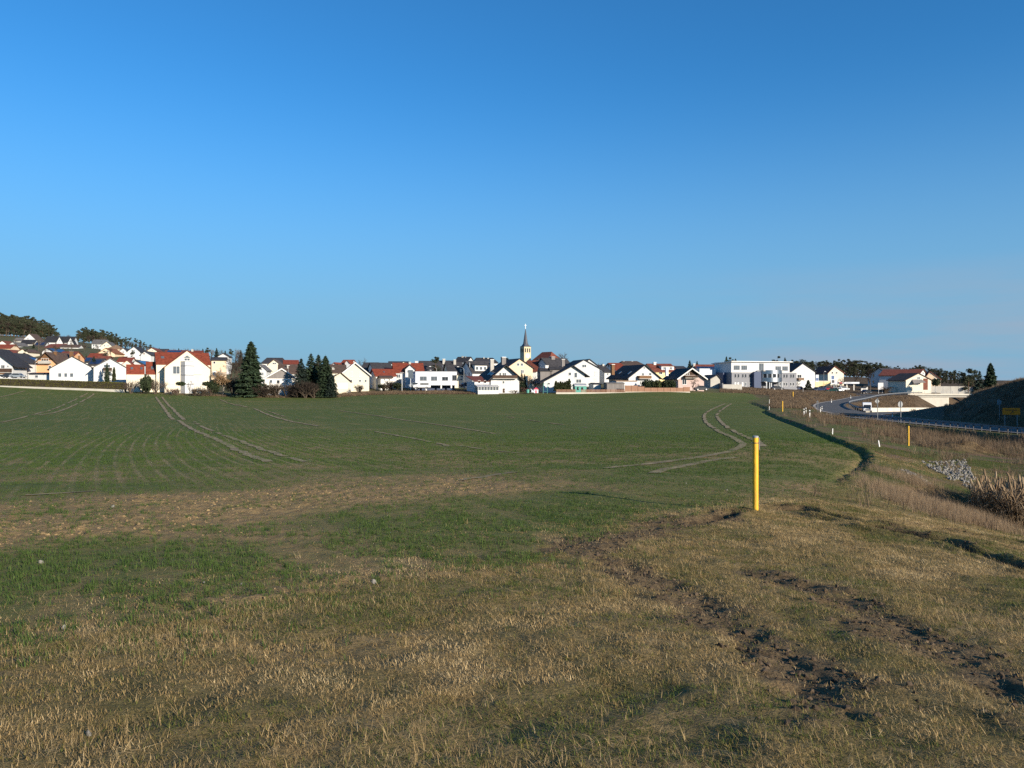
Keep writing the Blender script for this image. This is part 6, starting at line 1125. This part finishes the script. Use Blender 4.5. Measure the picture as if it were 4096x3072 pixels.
tint_mat('grass_blade', [(0, (.078, .104, .021)), (.26, (.148, .136, .036)), (.46, (.25, .172, .072)), (.76, (.43, .30, .14)), (1, (.58, .44, .235))])
tint_mat('crop_blade', [(0, (.038, .072, .015)), (.5, (.060, .102, .022)), (1, (.092, .130, .032))])
tint_mat('soil_clod', [(0, (.11, .076, .038)), (.5, (.18, .126, .064)), (1, (.26, .184, .094))], .95, 0)
tint_mat('mud_clod', [(0, (.035, .025, .017)), (.5, (.065, .046, .030)), (1, (.12, .086, .056))], .9, 0)
tint_mat('weed', [(0, (.085, .060, .040)), (.5, (.17, .118, .075)), (1, (.29, .21, .13))])
tint_mat('reed', [(0, (.13, .085, .05)), (.5, (.27, .185, .11)), (1, (.40, .30, .19))])
def blade_tuft(seed, n, l0, l1, wd, lean, rad, m, seg=3):
    r = np.random.default_rng(seed); v = []; f = []
    for i in range(n):
        a = r.random() * 6.283; rr_ = rad * math.sqrt(r.random()); p = np.array([math.cos(a) * rr_, math.sin(a) * rr_, -.01]); L_ = r.uniform(l0, l1); th_ = r.random() * 6.283; le = abs(r.normal()) * lean + .08 + .25 * (lean > .7); w_ = wd * r.uniform(.6, 1.3); k = len(v)
        hd = np.array([math.cos(th_), math.sin(th_), 0]); sd_ = np.array([-hd[1], hd[0], 0]); ang_ = le
        for s_ in range(seg + 1):
            t = s_ / seg; ww = w_ * (1 - t ** 1.6) * .5
            if s_ == seg: v.append(tuple(p))
            else: v += [tuple(p - sd_ * ww), tuple(p + sd_ * ww)]
            ang_ = min(le * (1 + 1.3 * t), 1.62); p = p + (hd * math.sin(ang_) + np.array([0, 0, math.cos(ang_)])) * L_ / seg
        for s_ in range(seg - 1): f.append((k + 2 * s_, k + 2 * s_ + 1, k + 2 * s_ + 3, k + 2 * s_ + 2))
        f.append((k + 2 * seg - 2, k + 2 * seg - 1, k + 2 * seg))
    return mesh('tuft', v, f, m)
def clod_mesh(seed, m):
    r = np.random.default_rng(seed); bm = bmesh.new(); bmesh.ops.create_icosphere(bm, subdivisions=1, radius=.5)
    for v in bm.verts: v.co = Vector((v.co.x * r.uniform(.6, 1.3), v.co.y * r.uniform(.6, 1.3), v.co.z * r.uniform(.4, .9)))
    me = bpy.data.meshes.new('clod'); bm.to_mesh(me); bm.free(); me.materials.append(M[m]); return me
def reed_stalk(seed, head):
    r = np.random.default_rng(seed); b = MB(); lx, ly = r.normal() * .3, r.normal() * .3; h = r.uniform(1.4, 1.9)
    b.tube((0, 0, -.1), (lx, ly, h), .012, .007, 4, cap=False)
    if head: b.tube((lx, ly, h * .99), (lx * 1.1, ly * 1.1, h + .1), .03, .05, 6).tube((lx * 1.1, ly * 1.1, h + .1), (lx * 1.2, ly * 1.2, h + .28), .05, .03, 6)
    for k in range(13):
        a = r.random() * 6.28; z0 = r.uniform(0, .8) * h; L_ = r.uniform(.5, 1.1); d_ = Vector((math.cos(a) * .5, math.sin(a) * .5, r.uniform(.2, 1.0))).normalized(); p0 = Vector((lx * z0 / h, ly * z0 / h, z0)); p1 = p0 + d_ * L_ * .6; p2 = p1 + (d_ + Vector((math.cos(a), math.sin(a), -1.1))).normalized() * L_ * .4; sd_ = Vector((-math.sin(a), math.cos(a), 0)) * .014
        b.add([p0 - sd_, p0 + sd_, p1 + sd_, p1 - sd_, p2], [(0, 1, 2, 3), (3, 2, 4)])
    return b.me('reed', 'reed')
def scatter(name, label, cat, protos, X, Y, scl, tint, rotx=None, dz=0.0, zfun=None, rz=None):
    Z = (zfun or H)(X, Y) + dz; n = len(X)
    col = bpy.data.collections.new(name + '_source')
    for i, me in enumerate(protos): o = bpy.data.objects.new('%s_piece_%02d' % (name, i), me); col.objects.link(o)
    me = bpy.data.meshes.new(name); me.vertices.add(n); me.vertices.foreach_set('co', np.stack([X, Y, Z], 1).astype(np.float32).ravel())
    r = np.random.default_rng(n); rot = np.stack([r.normal(size=n) * .08 if rotx is None else rotx, r.normal(size=n) * .08 if rotx is None else rotx, r.random(n) * 6.283 if rz is None else rz], 1)
    for nm, ty, a in (('rot', 'FLOAT_VECTOR', rot), ('scl', 'FLOAT', scl), ('tint', 'FLOAT', tint)):
        at = me.attributes.new(nm, ty, 'POINT'); at.data.foreach_set('vector' if ty == 'FLOAT_VECTOR' else 'value', np.asarray(a, np.float32).ravel())
    at = me.attributes.new('pick', 'INT', 'POINT'); at.data.foreach_set('value', r.integers(0, len(protos), n).astype(np.int32))
    o = obj(name, me); tag(o, label, cat, kind='stuff')
    ng = bpy.data.node_groups.new(name, 'GeometryNodeTree'); ng.interface.new_socket('Geometry', in_out='INPUT', socket_type='NodeSocketGeometry'); ng.interface.new_socket('Geometry', in_out='OUTPUT', socket_type='NodeSocketGeometry')
    N = ng.nodes; L = ng.links; gi = N.new('NodeGroupInput'); go = N.new('NodeGroupOutput'); ip = N.new('GeometryNodeInstanceOnPoints'); ci = N.new('GeometryNodeCollectionInfo')
    ci.inputs['Collection'].default_value = col; ci.inputs['Separate Children'].default_value = True; ci.inputs['Reset Children'].default_value = True
    def na(nm, ty): x = N.new('GeometryNodeInputNamedAttribute'); x.data_type = ty; x.inputs['Name'].default_value = nm; return x.outputs['Attribute']
    er = N.new('FunctionNodeEulerToRotation'); L.new(na('rot', 'FLOAT_VECTOR'), er.inputs[0]); L.new(er.outputs[0], ip.inputs['Rotation'])
    L.new(na('scl', 'FLOAT'), ip.inputs['Scale']); L.new(na('pick', 'INT'), ip.inputs['Instance Index']); ip.inputs['Pick Instance'].default_value = True
    L.new(gi.outputs[0], ip.inputs['Points']); L.new(ci.outputs[0], ip.inputs['Instance']); L.new(ip.outputs[0], go.inputs[0])
    md = o.modifiers.new('scatter', 'NODES'); md.node_group = ng; return o
r = np.random.default_rng(123)
def region(n, y0, y1, side=.74, pad=1.2, x0=None, x1=None, pw=2.0):
    y = (r.random(n) * (y1 ** pw - y0 ** pw) + y0 ** pw) ** (1 / pw)
    if x0 is None: x = r.uniform(-1, 1, n) * (side * y + pad)
    else: x = y * r.uniform(x0, x1, n)
    return x, y
# foreground verge: matted dead grass with green coming through
def verge_pts(n, y0, y1, pw):
    x, y = region(n, y0, y1, pw=pw); f, b_, m_, d_ = zones(x, y); nb = pld(x, y, NEARB)[0]; rutd = np.min([pld(x, y, ln_)[0] / hw_ for ln_, hw_, _ in RUTS[:3] + RUTS[5:]], axis=0); k = (rutd > 1.0) & ((f < .5) | (r.random(n) < .6 * np.exp(-nb / .9))) & (r.random(n) > m_ * .88) & (pond_d(x, y) > 1.05); return x[k], y[k]
x, y = verge_pts(150000, 1.6, 19, 1.35)
patch = fbm(x * .8, y * .8, 41); fine = fbm(x * 3.5, y * 3.5, 42)
keep = r.random(len(x)) < .45 + 1.0 * ss(fine, .3, .6); x, y, patch, fine = x[keep], y[keep], patch[keep], fine[keep]
xr, yr = region(60000, 17, 52, x0=.20, x1=.76, pw=1.4); fr_ = zones(xr, yr); kr = (fr_[0] < .5) & (fr_[2] < .5) & (pond_d(xr, yr) > 1.08) & (r.random(len(xr)) < .75); xr, yr = xr[kr], yr[kr]; x = np.concatenate([x, xr]); y = np.concatenate([y, yr]); patch = np.concatenate([patch, fbm(xr * .35, yr * .35, 41) - .06]); fine = np.concatenate([fine, fbm(xr * 2, yr * 2, 42)])
gt = [blade_tuft(100 + i, 18, .018, .048, .0044, .9, .075, 'grass_blade', 2) for i in range(5)]
scatter('verge_grass', 'short matted winter grass on the foreground verge', 'grass', gt, x, y, r.uniform(.55, 1.25, len(x)) * (.82 + .032 * np.minimum(y, 45)), np.clip(.38 + (patch - .5) * 1.8 + (fine - .5) * .8 + r.normal(size=len(x)) * .16, 0, 1))
x, y = verge_pts(64000, 1.6, 19, 1.4); x2, y2 = verge_pts(26000, 1.8, 7, 1.7); x = np.concatenate([x, x2]); y = np.concatenate([y, y2]); patch = fbm(x * .7, y * .7, 43); k = r.random(len(x)) < ss(patch, .36, .62) + .12; x, y = x[k], y[k]
stt = [blade_tuft(120 + i, 11, .05, .13, .0032, 2.6, .11, 'grass_blade', 2) for i in range(5)]
scatter('dead_straw', 'dead pale straw lying on the foreground verge', 'straw', stt, x, y, r.uniform(.5, 1.1, len(x)) * np.clip(.62 + .04 * y, .5, 1.1), np.clip(.68 + r.normal(size=len(x)) * .22, 0, 1))
# upright dry tufts
x, y = verge_pts(240, 1.8, 20, 1.6); k = fbm(x * .5, y * .5, 44) > .5; x, y = x[k], y[k]
px_, py_ = [], []
for q in ((2860, 2055, 26, .35), (3040, 2050, 36, .4), (2930, 2050, 22, .3), (3300, 2190, 40, .8), (2410, 2380, 22, .15), (3480, 2250, 36, .7), (800, 2560, 16, .3), (600, 2900, 14, .2), (1500, 2980, 16, .25), (3000, 2780, 18, .3)):
    g_ = gp(q[0], q[1]); px_ += list(g_[0] + r.normal(size=q[2]) * q[3]); py_ += list(g_[1] + r.normal(size=q[2]) * q[3] * .6)
x = np.concatenate([x, px_]); y = np.concatenate([y, py_])
dt = [blade_tuft(140 + i, 12, .06, .2, .0032, .6, .06, 'grass_blade') for i in range(4)]
scatter('dry_tufts', 'upright dry grass tufts on the foreground verge', 'grass', dt, x, y, r.uniform(.45, 1.0, len(x)) * np.clip(.45 + .05 * y, .5, 1.1), np.clip(.74 + r.normal(size=len(x)) * .13, 0, 1))
# mud clods in the ruts
x, y = region(60000, 3, 18, x0=.05, x1=.75, pw=1.7); m_ = zones(x, y)[2]; k = r.random(len(x)) < m_ * .35; x, y = x[k], y[k]
mc = [clod_mesh(200 + i, 'mud_clod') for i in range(5)]
scatter('mud_clods', 'dark churned mud clods in the tyre ruts', 'mud', mc, x, y, .010 + .05 * r.random(len(x)) ** 2.6, np.clip(.5 + r.normal(size=len(x)) * .22, 0, 1), r.uniform(0, 6, len(x)))
# soil clods in the field
x, y = region(190000, 5, 42, pw=1.3); f, b_, m_, d_ = zones(x, y); k = r.random(len(x)) < f * (b_ ** 1.4 * .8 + .03); x, y, b_ = x[k], y[k], b_[k]
scc = [clod_mesh(220 + i, 'soil_clod') for i in range(5)]
scatter('soil_clods', 'pale dry soil clods on the bare strip of the field', 'soil', scc, x, y, .010 + .058 * r.random(len(x)) ** 3.4 * (.4 + b_), np.clip(.6 + r.normal(size=len(x)) * .2, 0, 1), r.uniform(0, 6, len(x)), dz=-.010)
# young crop
x, y = region(220000, 5, 76, pw=1.15); xn, yn = region(20000, 4.5, 16, pw=1.6); x = np.concatenate([x, xn]); y = np.concatenate([y, yn]); f, b_, m_, d_ = zones(x, y); g_ = fbm(x * 1.6, y * 1.6, 47)
nb = pld(x, y, NEARB)[0]; row = np.where(nb < 11, nb, x * .9 + y * .44); ph = np.abs((row / .16) % 1 - .5)
k = ((f > .5) | ((r.random(len(x)) < .4 * np.exp(-nb / .7)) & (m_ < .3))) & (r.random(len(x)) < ss(y, 76, 36)) & (r.random(len(x)) < np.clip(1.15 - b_ * .95, .16, 1) * ss(g_, .30, .58)) & ((ph > .2) | (y > 26))
u_ = x * .9 + y * .44 + 2.5 * np.sin(.035 * (-.44 * x + .9 * y)); lines = (np.sin(u_ * 2 * math.pi / .62) > .6) & (nb > 10) & (x / y < -.12); k &= ~(lines & (r.random(len(x)) < .7)); x, y = x[k], y[k]
ct = [blade_tuft(160 + i, 9, .05, .10, .006, .6, .05, 'crop_blade', 2) for i in range(5)]
scatter('young_crop', 'young green winter crop rows in the field', 'crop', ct, x, y, r.uniform(.7, 1.25, len(x)) * np.where(y > 20, 1.0 + (y - 20) * .018, 1), np.clip(.5 + r.normal(size=len(x)) * .25, 0, 1))
# dry weeds on the right hand verge and along the village edge
wt = [blade_tuft(180 + i, 12, .25, .75, .016, .35, .16, 'weed', 2) for i in range(5)]
x, y = region(26000, 19, 120, x0=.30, x1=.76, pw=1.5); f, b_, m_, d_ = zones(x, y); dd = pld(x, y, MAIN)[0]; dr_ = pld(x, y, RAMP)[0]; dc = pld(x, y, DITCH)[0]; pt_ = fbm(x * .22, y * .22, 48)
k = (f < .5) & (dd > 6.3) & (dr_ > 4.5) & (pond_d(x, y) > 1.1) & (r.random(len(x)) < ss(dc, 1.5, 9) * ss(pt_, .36, .60) * (.25 + .75 * ss(y, 38, 66)) + .012); x, y = x[k], y[k]
scatter('verge_weeds', 'brown dead weeds on the slope beside the main road', 'weeds', wt, x, y, r.uniform(.5, 1.2, len(x)) * np.clip(.55 + y * .010, .5, 1.35), np.clip(.5 + r.normal(size=len(x)) * .22, 0, 1), zfun=Hraw)
xs = np.concatenate([XY(px, 1)[0] * (dd_ := r.uniform(a, b_, n)) for px, a, b_, n in ()]) if False else None
X_, Y_ = [], []
for p0, p1, d0, d1, n in ((1370, 1500, 206, 219, 900), (1480, 1900, 204, 219, 4200), (2880, 3180, 218, 258, 4200), (3080, 3330, 135, 255, 5200), (3250, 3440, 220, 276, 2200), (3420, 3660, 180, 262, 3600), (500, 1360, 202, 213, 3000), (3780, 4130, 120, 262, 3200), (3850, 4130, 96, 140, 1800)):
    px = r.uniform(p0, p1, n); d_ = r.uniform(d0, d1, n); X_.append((px - 2048) / F * d_); Y_.append(d_)
x, y = np.concatenate(X_), np.concatenate(Y_); k = (zones(x, y)[0] < .5) & (r.random(len(x)) < .25 + ss(fbm(x * .12, y * .12, 49), .38, .6)) & (pld(x, y, MAIN)[0] > 6.4) & (pld(x, y, RAMP)[0] > 4.6) & (pld(x, y, VILL)[0] > 4); x, y = x[k], y[k]
wt2 = [blade_tuft(190 + i, 16, .35, .95, .05, .4, .45, 'weed', 2) for i in range(4)]
scatter('edge_weeds', 'brown dead weeds along the village edge of the field and the road banks', 'weeds', wt2, x, y, r.uniform(.35, 1.1, len(x)), np.clip(.5 + r.normal(size=len(x)) * .2, 0, 1), zfun=Hraw)
# fine dry grass on the slope down to the pond
fg = [blade_tuft(170 + i, 22, .3, .7, .005, .35, .14, 'reed', 3) for i in range(4)]
X_, Y_ = [], []
for (pa, pb_, n) in (((3600, 1990), (3850, 2060), 900), ((3700, 2040), (3950, 2100), 900), ((3620, 1930), (3760, 1990), 450), ((3560, 1960), (3700, 2040), 450)):
    a = np.array(gp(*pa)); b2 = np.array(gp(*pb_)); t = r.random(n)[:, None]; p = a * (1 - t) + b2 * t + r.normal(size=(n, 2)) * np.array([.55, 1.0]); X_.append(p[:, 0]); Y_.append(p[:, 1])
x, y = np.concatenate(X_), np.concatenate(Y_); k = pond_d(x, y) > .98; x, y = x[k], y[k]
scatter('slope_grass', 'tall fine reddish dry grass on the slope to the pond', 'grass', fg, x, y, r.uniform(.35, .8, len(x)), np.clip(.62 + r.normal(size=len(x)) * .2, 0, 1), zfun=Hraw)
# reed bed in the pond
rd_ = [reed_stalk(300 + i, i in (0, 5)) for i in range(7)]
n = 2200; a = r.random(n) * 6.283; q = np.sqrt(r.random(n)) ; x = 20.9 + np.cos(a) * q * 4.8; y = 26.4 + np.sin(a) * q * 2.0
scatter('reed_bed', 'dense tan cattail reeds with fluffy heads standing in the pond', 'reeds', rd_, x, y, r.uniform(.5, .88, n), np.clip(.62 + r.normal(size=n) * .22, 0, 1), zfun=lambda X, Y: np.full(X.shape, CZ - 4.85))
